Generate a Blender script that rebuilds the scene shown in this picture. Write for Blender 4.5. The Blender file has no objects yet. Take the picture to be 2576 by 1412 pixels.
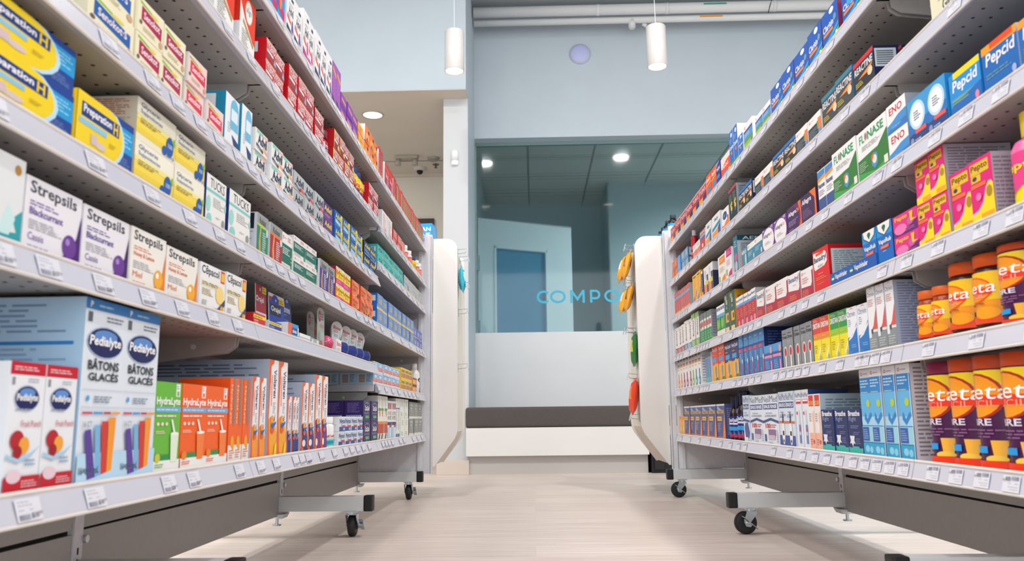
import bpy, bmesh, math, random
from mathutils import Vector, Matrix
random.seed(7)
PI = math.pi
SCN = bpy.context.scene
COL = SCN.collection
# ---------------------------------------------------------------- camera
def make_camera():
    f, yaw, pitch, roll, W = 2060.56, -.024, .1662, -.0121, 2576.0
    def world(x2, yy, z2):
        cr, sr = math.cos(roll), math.sin(roll); x = x2*cr - z2*sr; z = x2*sr + z2*cr
        cp, sp = math.cos(pitch), math.sin(pitch); y = yy*cp - z*sp; Z = yy*sp + z*cp
        cy, sy = math.cos(yaw), math.sin(yaw); return Vector((x*cy + y*sy, -x*sy + y*cy, Z))
    r, u, b = world(1, 0, 0), world(0, 0, 1), world(0, -1, 0)
    cam = bpy.data.cameras.new('camera'); o = bpy.data.objects.new('camera', cam); COL.objects.link(o)
    M = Matrix(((r.x, u.x, b.x, 0), (r.y, u.y, b.y, 0), (r.z, u.z, b.z, .375), (0, 0, 0, 1)))
    o.matrix_world = M
    cam.sensor_width = 36; cam.lens = f/W*36; cam.clip_start = .02
    cam.dof.use_dof = True; cam.dof.focus_distance = 2.8; cam.dof.aperture_fstop = 7.1
    SCN.camera = o
make_camera()
# ---------------------------------------------------------------- world, lights, exposure
w = bpy.data.worlds.new('world'); SCN.world = w; w.use_nodes = True
bg = w.node_tree.nodes['Background']; bg.inputs[0].default_value = (.80, .88, 1.0, 1); bg.inputs[1].default_value = .20
def area(name, loc, rot, sx, sy, power, col):
    l = bpy.data.lights.new(name, 'AREA'); l.shape = 'RECTANGLE'; l.size = sx; l.size_y = sy; l.energy = power; l.color = col
    o = bpy.data.objects.new(name, l); COL.objects.link(o); o.location = loc; o.rotation_euler = rot
    o['kind'] = 'helper'; return o
area('shop_front_daylight', (0, -2.6, 1.7), (math.radians(86), 0, 0), 7.0, 2.8, 215, (.93, .97, 1.0))
for x, y, sx, p in ((-1.5, .4, .5, 26), (-1.5, 1.9, .5, 22), (3.0, .8, .5, 60), (3.0, 2.6, .5, 50), (-3.0, .8, .5, 62), (-3.0, 2.4, .5, 40)):
    area('overhead_fill', (x, y, 3.75), (0, 0, 0), sx, 1.2, p, (1.0, .965, .935))  # unseen lamps added to brighten the rack fronts, clear of glass reflections
def lamp_disc(x, y, p, d=.17):
    l = bpy.data.lights.new('ceiling_downlight', 'AREA'); l.shape = 'DISK'; l.size = d; l.energy = p; l.color = (1.0, .965, .93)
    o = bpy.data.objects.new('ceiling_downlight', l); COL.objects.link(o); o.location = (x, y, 3.75); o['kind'] = 'helper'
lamp_disc(1.21, 2.49, 58); lamp_disc(-.60, 2.35, 50); lamp_disc(.25, 3.9, 11)  # last disc added to brighten the middle of the aisle floor
area('hall_light', (-1.6, 6.4, 2.62), (0, 0, 0), .3, .3, 9, (1, .92, .82))
SCN.view_settings.view_transform = 'Standard'; SCN.view_settings.look = 'None'
SCN.view_settings.exposure = -0.10; SCN.view_settings.gamma = 1.0; SCN.view_settings.use_curve_mapping = False
# ---------------------------------------------------------------- materials
def lin(h):
    out = []
    for i in (0, 2, 4):
        c = int(h[i:i+2], 16)/255; out.append(c/12.92 if c <= .04045 else ((c+.055)/1.055)**2.4)
    return (*out, 1)
MC = {}
def mat(h, rough=.42, metal=0, spec=.4, emit=0, key=''):
    k = (h, rough, metal, emit, key)
    if k in MC: return MC[k]
    m = bpy.data.materials.new('colour_' + h); m.use_nodes = True
    b = m.node_tree.nodes['Principled BSDF']; b.inputs['Base Color'].default_value = lin(h)
    b.inputs['Roughness'].default_value = rough; b.inputs['Metallic'].default_value = metal
    b.inputs['Specular IOR Level'].default_value = spec
    if emit: b.inputs['Emission Color'].default_value = lin(h); b.inputs['Emission Strength'].default_value = emit
    m.diffuse_color = lin(h); MC[k] = m; return m
def noisy(name, h1, h2, scale, rough=.5, stretch=(1, 1, 1), bump=0, metal=0, detail=4):
    m = bpy.data.materials.new(name); m.use_nodes = True; n = m.node_tree.nodes; l = m.node_tree.links
    b = n['Principled BSDF']; tc = n.new('ShaderNodeTexCoord'); mp = n.new('ShaderNodeMapping'); mp.inputs['Scale'].default_value = stretch
    t = n.new('ShaderNodeTexNoise'); t.inputs['Scale'].default_value = scale; t.inputs['Detail'].default_value = detail
    r = n.new('ShaderNodeValToRGB'); r.color_ramp.elements[0].color = lin(h1); r.color_ramp.elements[1].color = lin(h2)
    r.color_ramp.elements[0].position = .3; r.color_ramp.elements[1].position = .7
    l.new(tc.outputs['Object'], mp.inputs['Vector']); l.new(mp.outputs[0], t.inputs['Vector']); l.new(t.outputs['Fac'], r.inputs['Fac']); l.new(r.outputs[0], b.inputs['Base Color'])
    b.inputs['Roughness'].default_value = rough; b.inputs['Metallic'].default_value = metal
    if bump:
        bp = n.new('ShaderNodeBump'); bp.inputs['Strength'].default_value = bump; bp.inputs['Distance'].default_value = .002
        l.new(t.outputs['Fac'], bp.inputs['Height']); l.new(bp.outputs[0], b.inputs['Normal'])
    return m
def floor_material():
    m = bpy.data.materials.new('pale_wood_planks'); m.use_nodes = True; n = m.node_tree.nodes; l = m.node_tree.links
    b = n['Principled BSDF']; tc = n.new('ShaderNodeTexCoord')
    br = n.new('ShaderNodeTexBrick'); br.inputs['Scale'].default_value = 1; br.inputs['Brick Width'].default_value = 1.22; br.inputs['Row Height'].default_value = .18
    br.inputs['Mortar Size'].default_value = .0012; br.inputs['Mortar Smooth'].default_value = .5
    br.inputs['Color1'].default_value = (.35, .35, .35, 1); br.inputs['Color2'].default_value = (.65, .65, .65, 1); br.inputs['Mortar'].default_value = (.25, .25, .25, 1); br.offset = .37
    mp = n.new('ShaderNodeMapping'); mp.inputs['Scale'].default_value = (1.6, 34, 1)
    t = n.new('ShaderNodeTexNoise'); t.inputs['Scale'].default_value = 1.6; t.inputs['Detail'].default_value = 8; t.inputs['Roughness'].default_value = .65
    mx = n.new('ShaderNodeMix'); mx.data_type = 'RGBA'; mx.blend_type = 'MIX'; mx.inputs[0].default_value = .72
    r = n.new('ShaderNodeValToRGB'); r.color_ramp.elements[0].color = lin('bfaea4'); r.color_ramp.elements[1].color = lin('eee2da'); r.color_ramp.elements[0].position = .3; r.color_ramp.elements[1].position = .7
    l.new(tc.outputs['Object'], br.inputs['Vector']); l.new(tc.outputs['Object'], mp.inputs['Vector']); l.new(mp.outputs[0], t.inputs['Vector'])
    l.new(br.outputs['Color'], mx.inputs[6]); l.new(t.outputs['Fac'], mx.inputs[7]); l.new(mx.outputs[2], r.inputs['Fac']); l.new(r.outputs[0], b.inputs['Base Color'])
    b.inputs['Roughness'].default_value = .38
    return m
def glass_material():
    m = bpy.data.materials.new('teal_tinted_glass'); m.use_nodes = True; n = m.node_tree.nodes; l = m.node_tree.links
    n.remove(n['Principled BSDF']); out = n['Material Output']
    tr = n.new('ShaderNodeBsdfTransparent'); tr.inputs[0].default_value = (.70, .78, .80, 1)
    rf = n.new('ShaderNodeBsdfRefraction'); rf.inputs['Color'].default_value = (.70, .78, .80, 1); rf.inputs['IOR'].default_value = 1.06; rf.inputs['Roughness'].default_value = .16
    gl = n.new('ShaderNodeBsdfGlossy'); gl.inputs['Roughness'].default_value = .04
    m1 = n.new('ShaderNodeMixShader'); m1.inputs[0].default_value = .5; m2 = n.new('ShaderNodeMixShader'); m2.inputs[0].default_value = .022
    l.new(tr.outputs[0], m1.inputs[1]); l.new(rf.outputs[0], m1.inputs[2]); l.new(m1.outputs[0], m2.inputs[1]); l.new(gl.outputs[0], m2.inputs[2]); l.new(m2.outputs[0], out.inputs[0])
    return m
def clear_material(h='dfe6ea', a=.25):
    m = bpy.data.materials.new('clear_plastic'); m.use_nodes = True; n = m.node_tree.nodes; l = m.node_tree.links
    b = n['Principled BSDF']; b.inputs['Base Color'].default_value = lin(h); b.inputs['Roughness'].default_value = .1; b.inputs['Alpha'].default_value = a
    return m
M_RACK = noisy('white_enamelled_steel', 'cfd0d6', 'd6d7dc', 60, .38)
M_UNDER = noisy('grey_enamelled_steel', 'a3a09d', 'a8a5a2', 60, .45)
M_LIP = noisy('price_strip_plastic', 'c9cad7', 'cccdd8', 9, .3)
M_BEAD = mat('e6e0da', .35)
M_SILVER = mat('cfd3d5', .42)
M_ZINC = mat('b8c0c6', .25, .85)
M_BLACK = mat('111112', .5)
M_RUBBER = mat('1d1d1f', .55)
M_HOLE = mat('1b1b1c', .9)
M_CLEAR = clear_material()
# ---------------------------------------------------------------- mesh helpers
class MB:
    def __init__(s): s.v = []; s.f = []; s.m = []; s.mats = []
    def mi(s, m):
        if m not in s.mats: s.mats.append(m)
        return s.mats.index(m)
    def face(s, pts, m):
        i = len(s.v); s.v += [tuple(p) for p in pts]; s.f.append(tuple(range(i, i+len(pts)))); s.m.append(s.mi(m))
    def raw(s, vs, fs, m):
        i = len(s.v); s.v += [tuple(p) for p in vs]; k = s.mi(m)
        for f in fs: s.f.append(tuple(i+a for a in f)); s.m.append(k)
    def box(s, x0, y0, z0, x1, y1, z1, m):
        x0, x1 = sorted((x0, x1)); y0, y1 = sorted((y0, y1)); z0, z1 = sorted((z0, z1))
        s.raw([(x0, y0, z0), (x1, y0, z0), (x1, y1, z0), (x0, y1, z0), (x0, y0, z1), (x1, y0, z1), (x1, y1, z1), (x0, y1, z1)],
              [(0, 3, 2, 1), (4, 5, 6, 7), (0, 1, 5, 4), (1, 2, 6, 5), (2, 3, 7, 6), (3, 0, 4, 7)], m)
    def prism(s, poly, a0, a1, m, axis='y'):
        # poly in the plane normal to axis, counter clockwise or not; extruded a0..a1
        def P(p, a): return (p[0], a, p[1]) if axis == 'y' else ((a, p[0], p[1]) if axis == 'x' else (p[0], p[1], a))
        n = len(poly); vs = [P(p, a0) for p in poly] + [P(p, a1) for p in poly]
        fs = [tuple(range(n)), tuple(range(2*n-1, n-1, -1))] + [(i, n+i, n+(i+1) % n, (i+1) % n) for i in range(n)]
        s.raw(vs, fs, m)
    def cyl(s, c, r, h, m, axis='z', n=24, r2=None):
        r2 = r if r2 is None else r2; vs = []
        for k, (a, rr) in enumerate(((0, r), (h, r2))):
            for i in range(n):
                t = 2*PI*i/n; x, y = rr*math.cos(t), rr*math.sin(t)
                vs.append({'z': (c[0]+x, c[1]+y, c[2]+a), 'x': (c[0]+a, c[1]+x, c[2]+y), 'y': (c[0]+y, c[1]+a, c[2]+x)}[axis])
        s.raw(vs, [tuple(range(n-1, -1, -1)), tuple(range(n, 2*n))] + [(i, (i+1) % n, n+(i+1) % n, n+i) for i in range(n)], m)
    def lathe(s, prof, m, c=(0, 0, 0), n=28, squash=1):
        vs = []; fs = []
        for r, z in prof:
            for i in range(n):
                t = 2*PI*i/n; vs.append((c[0]+r*math.cos(t), c[1]+squash*r*math.sin(t), c[2]+z))
        for k in range(len(prof)-1):
            for i in range(n): j = (i+1) % n; fs.append((k*n+i, k*n+j, (k+1)*n+j, (k+1)*n+i))
        fs.append(tuple(range(n-1, -1, -1))); fs.append(tuple(range((len(prof)-1)*n, len(prof)*n)))
        s.raw(vs, fs, m)
    def tube(s, pts, r, m, n=8):
        vs = []; fs = []; P_ = [Vector(p) for p in pts]
        for i, p in enumerate(P_):
            d = (P_[min(i+1, len(P_)-1)] - P_[max(i-1, 0)]).normalized(); a = d.orthogonal().normalized()
            if i and (a-la).length > 1: a = (la - d*la.dot(d)).normalized()
            elif i: a = (la - d*la.dot(d)).normalized()
            la = a; b = d.cross(a)
            for k in range(n): t = 2*PI*k/n; vs.append(p + a*r*math.cos(t) + b*r*math.sin(t))
        for i in range(len(P_)-1):
            for k in range(n): j = (k+1) % n; fs.append((i*n+k, i*n+j, (i+1)*n+j, (i+1)*n+k))
        fs.append(tuple(range(n-1, -1, -1))); fs.append(tuple(range((len(P_)-1)*n, len(P_)*n)))
        s.raw(vs, fs, m)
    def mesh(s, name, smooth=False):
        me = bpy.data.meshes.new(name); me.from_pydata(s.v, [], s.f)
        for m in s.mats: me.materials.append(m)
        me.polygons.foreach_set('material_index', s.m)
        if smooth: me.polygons.foreach_set('use_smooth', [len(f) <= 4 for f in s.f])
        me.update(); return me
    def obj(s, name, parent=None, smooth=False, bevel=0):
        o = link(name, s.mesh(name, smooth), parent)
        if bevel:
            bm = bmesh.new(); bm.from_mesh(o.data); bmesh.ops.remove_doubles(bm, verts=bm.verts, dist=1e-6)
            bmesh.ops.bevel(bm, geom=[e for e in bm.edges if len(e.link_faces) == 2 and e.calc_face_angle(0) > .5], offset=bevel, segments=2, profile=.7, affect='EDGES')
            bm.to_mesh(o.data); bm.free()
        return o
def link(name, data, parent=None, loc=None):
    o = bpy.data.objects.new(name, data); COL.objects.link(o)
    if parent: o.parent = parent
    if loc: o.location = loc
    return o
def thing(o, label, cat, group=None):
    o['label'] = label; o['category'] = cat
    if group: o['group'] = group
    return o
def empty(name, loc, label, cat, group=None, rz=0):
    o = link(name, None, None, loc); o.empty_display_size = .05; o.rotation_euler = (0, 0, rz)
    return thing(o, label, cat, group)
def structure(o, label=None):
    o['kind'] = 'structure'
    if label: o['label'] = label
    return o
# ---------------------------------------------------------------- lettering as mesh
TX = {}
def text_mesh(s, bold=0, sh=0, res=2):
    k = (s, bold, sh, res)
    if k in TX: return TX[k]
    c = bpy.data.curves.new('lettering', 'FONT'); c.body = s; c.size = 1; c.resolution_u = res; c.fill_mode = 'FRONT'
    multi = bold and 'M' in s
    if bold and not multi: c.offset = .022*bold
    c.shear = sh
    o = bpy.data.objects.new('lettering', c); COL.objects.link(o)
    dg = bpy.context.evaluated_depsgraph_get(); me = bpy.data.meshes.new_from_object(o.evaluated_get(dg))
    vs = [(v.co.x, v.co.y) for v in me.vertices]; fs = [tuple(p.vertices) for p in me.polygons]
    bpy.data.objects.remove(o); bpy.data.curves.remove(c); bpy.data.meshes.remove(me)
    x0 = min(v[0] for v in vs); x1 = max(v[0] for v in vs); y0 = min(v[1] for v in vs); y1 = max(v[1] for v in vs)
    asp = (x1-x0)/(y1-y0)
    TX[k] = ([((a-x0)/(x1-x0), (b-y0)/(y1-y0)) for a, b in vs], fs, asp); return TX[k]
def flat(el, salt=0):
    """one printed element -> (points in unit square, faces, colour)"""
    k = el[0]
    if k == 'R': _, a, b, c, d, h = el; return [(a, b), (c, b), (c, d), (a, d)], [(0, 1, 2, 3)], h
    if k == 'E':
        _, cx, cy, rx, ry, h = el; n = 20; return [(min(1, max(0, cx+rx*math.cos(2*PI*i/n))), min(1, max(0, cy+ry*math.sin(2*PI*i/n)))) for i in range(n)], [tuple(range(n))], h
    if k == 'P': return list(el[1]), [tuple(range(len(el[1])))], el[2]
    if k == 'L':
        _, x0, y0, x1, y1, n, h = el; vs = []; fs = []; rnd = random.Random(int(x0*97+y0*31+n)+salt); dy = (y1-y0)/n
        for i in range(n):
            a = y1-(i+.75)*dy; b = y1-(i+.3)*dy; x = x0; xe = x0+(x1-x0)*rnd.uniform(.6, 1)
            while x < xe-.01:
                e = min(xe, x+(x1-x0)*rnd.uniform(.1, .3)); j = len(vs); vs += [(x, a), (e, a), (e, b), (x, b)]; fs.append((j, j+1, j+2, j+3)); x = e+(x1-x0)*.035
        return vs, fs, h
    if k == 'T':
        _, s, x0, y0, x1, y1, h, bold, sh, rot = el; vs, fs, _a = text_mesh(s, bold, sh)
        if rot == 1: vs = [(1-b, a) for a, b in vs]
        elif rot == -1: vs = [(b, 1-a) for a, b in vs]
        return [(x0+a*(x1-x0), y0+b*(y1-y0)) for a, b in vs], fs, h
def print_flat(mb, els, fn, salt=0):
    for i, el in enumerate(els):
        vs, fs, h = flat(el, salt); mb.raw([fn(a, b, i+1) for a, b in vs], fs, mat(h))
def print_round(mb, els, fn, cuts=14):
    for i, el in enumerate(els):
        vs, fs, h = flat(el); bm = bmesh.new(); bv = [bm.verts.new((a, b, 0)) for a, b in vs]
        for f in fs:
            try: bm.faces.new([bv[j] for j in f])
            except ValueError: pass
        bmesh.ops.triangulate(bm, faces=bm.faces[:])
        xs = [a for a, b in vs]
        for c in range(1, cuts):
            x = c/cuts
            if min(xs) < x < max(xs): bmesh.ops.bisect_plane(bm, geom=bm.verts[:]+bm.edges[:]+bm.faces[:], plane_co=(x, 0, 0), plane_no=(1, 0, 0), dist=1e-5)
        bm.verts.index_update(); mb.raw([fn(v.co.x, v.co.y, i+1) for v in bm.verts], [tuple(v.index for v in f.verts) for f in bm.faces], mat(h)); bm.free()
# ---------------------------------------------------------------- cartons
BX = {}
def carton_mesh(k, w, d, h, near, variant=0):
    key = (k, round(w, 3), round(d, 3), round(h, 3), near, variant)
    if key in BX: return BX[key]
    on, ds, base, F, S = K[k]; mb = MB(); mb.box(0, 0, 0, w, d, h, mat(base))
    e = .00012
    print_flat(mb, F, lambda a, b, i: (a*w, -e*i, b*h), variant)
    if near == 'L': print_flat(mb, S, lambda a, b, i: (-e*i, d*(1-a), b*h))
    else: print_flat(mb, S, lambda a, b, i: (w+e*i, d*a, b*h))
    t = h+.0002; lidc = mat('a8a8a8', .7)                       # tuck flap line on the lid
    mb.face([(w*.02, d*.08, t), (w*.98, d*.08, t), (w*.98, d*.1, t), (w*.02, d*.1, t)], lidc)
    BX[key] = mb.mesh(on); return BX[key]
# ---- carton designs: name -> (object name, description, base colour, front elements, near-side elements) ----
# R rect(x0,y0,x1,y1,c)  E ellipse(cx,cy,rx,ry,c)  P polygon(pts,c)  L fine print(x0,y0,x1,y1,rows,c)
# T text(s,x0,y0,x1,y1,c,bold,shear,rot)   all in fractions of the printed face
def R(a,b,c,d,k): return ('R',a,b,c,d,k)
def E(a,b,c,d,k): return ('E',a,b,c,d,k)
def P(p,k): return ('P',p,k)
def L(a,b,c,d,n,k): return ('L',a,b,c,d,n,k)
def T(s,a,b,c,d,k,bold=0,sh=0,rot=0): return ('T',s,a,b,c,d,k,bold,sh,rot)
BAR=[R(.12,.25,.8,.8,'f2f2f2'),L(.2,.32,.72,.72,7,'30303a')]
FINE=[L(.12,.12,.88,.9,14,'8a8f9a')]
def bars(bg,k='30303a'): return [R(.1,.3,.9,.75,bg)]+[R(.16+i*.085,.34,.16+i*.085+.045,.71,k) for i in range(8)]
K={}
def kind(n,o,d,base,F,S=None): K[n]=(o,d,base,F,FINE if S is None else S)
NV='14204f'
def ped(): return [E(.5,.72,.36,.105,'c9d4e6'),E(.5,.72,.34,.095,'101f5c'),E(.5,.765,.22,.035,'5f8fd0'),T('Pedialyte',.2,.685,.8,.755,'ffffff',1,.1)]
kind('electrolyte_carton_small','drink_carton','small white fruit punch carton with red bands','e9edf2',
 [R(0,.9,1,1,'c3132b'),L(.1,.93,.9,.97,2,'f4c5cb'),R(.06,.82,.14,.88,'8d93a0'),L(.5,.84,.93,.88,2,'b0b5bd')]+ped()+
 [L(.2,.62,.8,.65,1,'9aa5bb'),T('Fruit Punch',.38,.5,.95,.55,'c03a4c'),E(.3,.4,.19,.075,'b51d2a'),E(.5,.36,.15,.065,'f0a53a'),E(.33,.31,.12,.05,'a01420'),P([(.02,.3),(.35,.26),(.7,.3),(.97,.36),(.7,.27),(.35,.23),(.02,.27)],'a9cfe8'),
  L(.55,.2,.9,.26,2,'7fa6c8'),R(0,0,1,.13,'c3132b'),E(.26,.13,.2,.05,'e6cdd6'),L(.48,.04,.93,.1,3,'f0b7bd')])
kind('freezer_pop_carton','freezer_pop_box','tall white carton picturing coloured ice pops','dfe8f1',
 [R(0,.94,1,1,'2f7fc4'),T('P',.1,.95,.16,.985,'ffffff',1),L(.3,.955,.8,.98,1,'a8cdee'),R(.06,.87,.16,.925,'5a6470'),L(.5,.88,.95,.92,2,'7d8590'),
  E(.5,.765,.44,.09,'aebfd8'),E(.5,.765,.42,.083,'0f1d58'),E(.5,.8,.28,.035,'5b8ccc'),T('Pedialyte',.12,.73,.88,.8,'ffffff',1,.08),
  T('BÂTONS',.12,.61,.86,.675,'11131c',1),T('GLACÉS',.14,.55,.86,.605,'11131c',1),R(.02,.5,.98,.503,'b5c3d4'),E(.16,.455,.035,.016,'4fa5dd'),L(.3,.43,.9,.47,3,'6f8196'),
  R(.02,.405,.98,.408,'b5c3d4'),R(.05,.37,.28,.382,'d04a6a'),R(.3,.37,.52,.382,'3fa0d8'),R(.54,.37,.72,.382,'c43a4e'),R(.74,.37,.95,.382,'f0a040'),
  R(0,0,1,.16,'b9dcf2'),T('16 CT',.08,.3,.28,.33,'6b7480'),P([(.12,.28),(.26,.29),(.42,.03),(.24,.02)],'5a3f9a'),P([(.34,.31),(.46,.31),(.55,.04),(.42,.03)],'7db4e0'),
  P([(.5,.33),(.64,.33),(.68,.05),(.55,.04)],'d23a34'),P([(.66,.35),(.84,.35),(.8,.06),(.68,.05)],'f49a2a'),T('16×62.5 mL',.04,.05,.5,.09,'56687c',1)],
 [R(0,0,1,1,'a9c9e4'),L(.08,.8,.92,.97,6,'7895b4'),R(.05,.74,.95,.76,'2d7ac0'),L(.08,.62,.92,.73,4,'88a6c6'),R(.05,.57,.95,.59,'2d7ac0'),L(.08,.3,.92,.56,9,'88a6c6'),L(.08,.05,.92,.26,6,'88a6c6')])
def hyd(c): return [R(.78,.84,.94,.985,'f2f2f2'),R(.82,.85,.9,.9,c),L(.8,.92,.92,.97,2,'8a8a8a'),T('HydraLyte',.04,.72,.96,.83,'ffffff',1),R(.02,.66,1,.72,'6fb0dc'),L(.05,.675,.95,.705,1,'cfe6f4'),L(.05,.6,.9,.64,1,'f6e3d8'),
 E(.12,.53,.05,.02,'f4e0d0'),E(.28,.53,.05,.02,'f4e0d0'),E(.44,.53,.05,.02,'f4e0d0'),L(.05,.42,.4,.46,2,'f4d8c8'),R(0,0,1,.13,'eef0ee'),R(.2,.13,.6,.19,'2f8f4a'),P([(.6,.58),(.66,.58),(.78,.44),(.72,.42)],'f6f6f0'),P([(.6,.42),(.92,.42),(.88,.1),(.64,.1)],'e0f0d8' if c=='68b93c' else 'f4803a'),E(.76,.42,.16,.018,'f6f6f0'),E(.13,.16,.1,.05,'c6c83a' if c=='68b93c' else 'e8842a'),L(.05,.05,.5,.1,2,c)]
kind('hydration_green','drink_mix_box','green drink mix box with white straw glass','68b93c',hyd('68b93c'))
kind('hydration_orange','drink_mix_box','orange drink mix box with white straw glass','f2641c',hyd('f2641c'))
kind('hydration_side','drink_mix_box','narrow orange box with grey slit and white foot','f2641c',
 [R(0,0,1,.2,'eeeae6'),T('HydraLyte',.08,.45,.36,.92,'f9c9a8',1,0,-1),P([(.5,1),(.78,1),(.78,.48),(.64,.42),(.5,.48)],'8a8078'),E(.5,.24,.22,.07,'f0a51e'),E(.64,.19,.14,.05,'f0a51e'),L(.15,.04,.85,.15,4,'d98a70')],[R(0,0,1,1,'ee5c18'),L(.2,.1,.8,.9,8,'f08a50')])
def gel(c1,c2,extra=[]): return [P([(0,1),(.55,1),(.2,.75),(.12,.4),(.3,0),(0,0)],c1),P([(.3,0),(.14,.38),(.3,.42),(.9,.3),(1,.2),(1,0)],c2),P([(.22,.93),(.9,.93),(.9,.42),(.5,.36),(.2,.42)],'f1efee'),E(.56,.9,.34,.06,'f1efee'),
  T('Voltaren',.5,.6,.82,.9,'2c3566',1,0,-1),R(.3,.52,.36,.84,'e2562e'),L(.5,.44,.8,.56,6,'a9a9b6'),E(.45,.37,.17,.05,'f2a02a'),E(.5,.27,.19,.04,'e85a24'),E(.48,.32,.12,.025,'2478bd'),P([(.3,.31),(.85,.36),(.85,.33),(.5,.28)],'1e5fae'),P([(.6,.36),(.75,.44),(.7,.36)],'1e5fae')]+extra
SD=[R(0,0,1,1,'aeb9cc'),L(.06,.04,.94,.96,26,'6c7894')]
kind('gel_orange_s','cream_tube_box','short white and orange gel tube box','f1efee',gel('e8621e','f4992a'),SD)
kind('gel_orange_l','cream_tube_box','tall white and orange gel tube box','f1efee',gel('e8621e','f5a81e',[P([(.68,0),(.98,0),(.98,.14),(.78,.12)],'f5d51e')]),SD)
kind('gel_blue_s','cream_tube_box','short white orange and navy gel box','f1efee',gel('e0552a','20367e'),SD)
kind('gel_blue_m','cream_tube_box','mid height navy footed gel tube box','f1efee',gel('e46a2c','20367e',[E(.4,.12,.26,.05,'e4e6ea'),P([(0,0),(.4,0),(.3,.07),(0,.05)],'e4552a')]),SD)
kind('gel_purple_m','cream_tube_box','tall purple footed gel tube box','f1efee',gel('e46a2c','6b2a7e',[E(.3,.1,.16,.05,'efe9ec'),P([(0,0),(.4,0),(.3,.06),(0,.04)],'e4552a')]),SD)
kind('sleep_blue','pill_box','small white and blue sleep aid box','eef1f6',[R(.06,.3,1,.93,'cfe0f2'),R(.06,.0,1,.3,'2a4f96'),T('Nytol',.1,.42,.95,.85,'1a2a66',1),R(.4,.27,.98,.4,'d9452e'),R(.62,.05,.9,.22,'a9c3e8')])
kind('sleep_purple','pill_box','dark purple sleep aid box','2c1a58',[L(.15,.93,.85,.96,1,'8a7ab8'),P([(.1,.78),(.3,.88),(.5,.92),(.7,.88),(.9,.78),(.9,.75),(.7,.85),(.5,.89),(.3,.85),(.1,.75)],'9a8ac4'),R(.47,.82,.53,.92,'6fc47a'),T('ZzzQuil',.2,.48,.8,.75,'ffffff',1),L(.12,.34,.88,.44,2,'9c8cc8'),R(.25,.14,.75,.28,'57b36a'),L(.3,.05,.7,.1,1,'8a7ab8')],[R(0,0,1,1,'36206a'),L(.15,.42,.85,.9,10,'8070b0'),R(.1,.05,.9,.3,'c9d2e4')]+[R(.14+i*.09,.07,.18+i*.09,.28,'5a6a9a') for i in range(8)])
kind('herbal_tall','cream_tube_box','tall slim white box with green sash','f0efe9',[P([(.3,.95),(.45,.95),(.5,.6),(.3,.6)],'b9c9a0'),R(.1,.66,.9,.72,'5e9a4c'),E(.6,.6,.14,.08,'e88a4a'),R(0,.15,1,.42,'c4401f'),R(0,.36,1,.42,'ee8a2a'),P([(.2,.02),(.6,.02),(.8,.14),(.4,.14)],'6b4a3a')])
kind('nomess','applicator_box','white box listing no mess applicators','f0efea',[T('NO MESS',.08,.62,.92,.72,'4a4a52',1),T('NO MESS',.08,.5,.92,.6,'4a4a52',1),R(.1,.78,.3,.94,'3a6fc0'),R(.36,.78,.6,.94,'ee7a3a'),R(.66,.78,.9,.94,'c04a5a'),R(0,.36,1,.44,'28386e'),R(.5,.3,.95,.36,'d2323a'),R(0,0,1,.3,'bcd6ea'),R(.55,.03,.75,.28,'e8edf2')])
kind('white_thin','applicator_box','very slim white box with blue foot','efeee8',[R(0,.72,1,.76,'3a62b8'),L(.2,.2,.8,.7,12,'8a909c'),R(0,.02,1,.1,'2e55b0')])
kind('greenwhite','cream_tube_box','white carton with pale green edge','eef0ea',[R(0,0,.2,1,'c9e4cf'),L(.4,.6,.8,.9,6,'b0b6b0'),L(.3,.1,.7,.3,4,'7cba8a')])
kind('grey_small','pill_box','small grey box with white foot','8f938f',[R(0,0,1,.14,'e6e6e2'),R(.12,.2,.16,.9,'6a8a72'),R(.25,.75,.8,.86,'b9bcba'),E(.45,.62,.1,.06,'d8dad8'),L(.3,.42,.8,.5,2,'c2c4c2')],[R(0,0,1,1,'55605a')])
kind('swan','soap_box','white and teal box with swan feathers','e4e8e8',[P([(.45,.0),(1,.0),(1,.42),(.8,.3),(.9,.15),(.6,.12)],'2aa3ac'),P([(.5,.1),(.75,.1),(.86,.3),(.7,.45)],'cdeaea'),E(.84,.86,.07,.06,'b8863a'),L(.1,.5,.5,.7,4,'a9d4d6')])
def strep(c,ball,sub,base='eceaf0'): return [T('Strepsils',.07,.74,.9,.96,'3c3d49',1),L(.08,.62,.7,.7,2,sub),T(('Blackcurrant' if ball=='6c3a98' else 'Honey & Lemon'),.08,.5,.66,.6,sub,1),L(.08,.3,.7,.44,4,'a9a9b4'),T('Cassis' if ball=='6c3a98' else 'Miel',.08,.16,.34,.26,sub),L(.08,.05,.5,.1,1,sub),P([(.55,0),(1,0),(1,.75),(.93,.4),(.8,.15)],c),E(.8,.24,.13,.17,ball),E(.76,.3,.04,.05,'ffffff' if ball=='f5b02a' else 'a788c4')]
kind('loz_purple','lozenge_box','white lozenge box with purple corner','eceaf0',strep('4a1670','6c3a98','6a4aa0'))
kind('loz_purple2','lozenge_box','white lozenge box with deep purple ball','eceaf0',strep('3f1466','6c3a98','5a4a98'))
kind('loz_honey','lozenge_box','cream lozenge box with honey coloured ball','f1eee6',strep('e9852a','f5b02a','e07a4a'))
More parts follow.
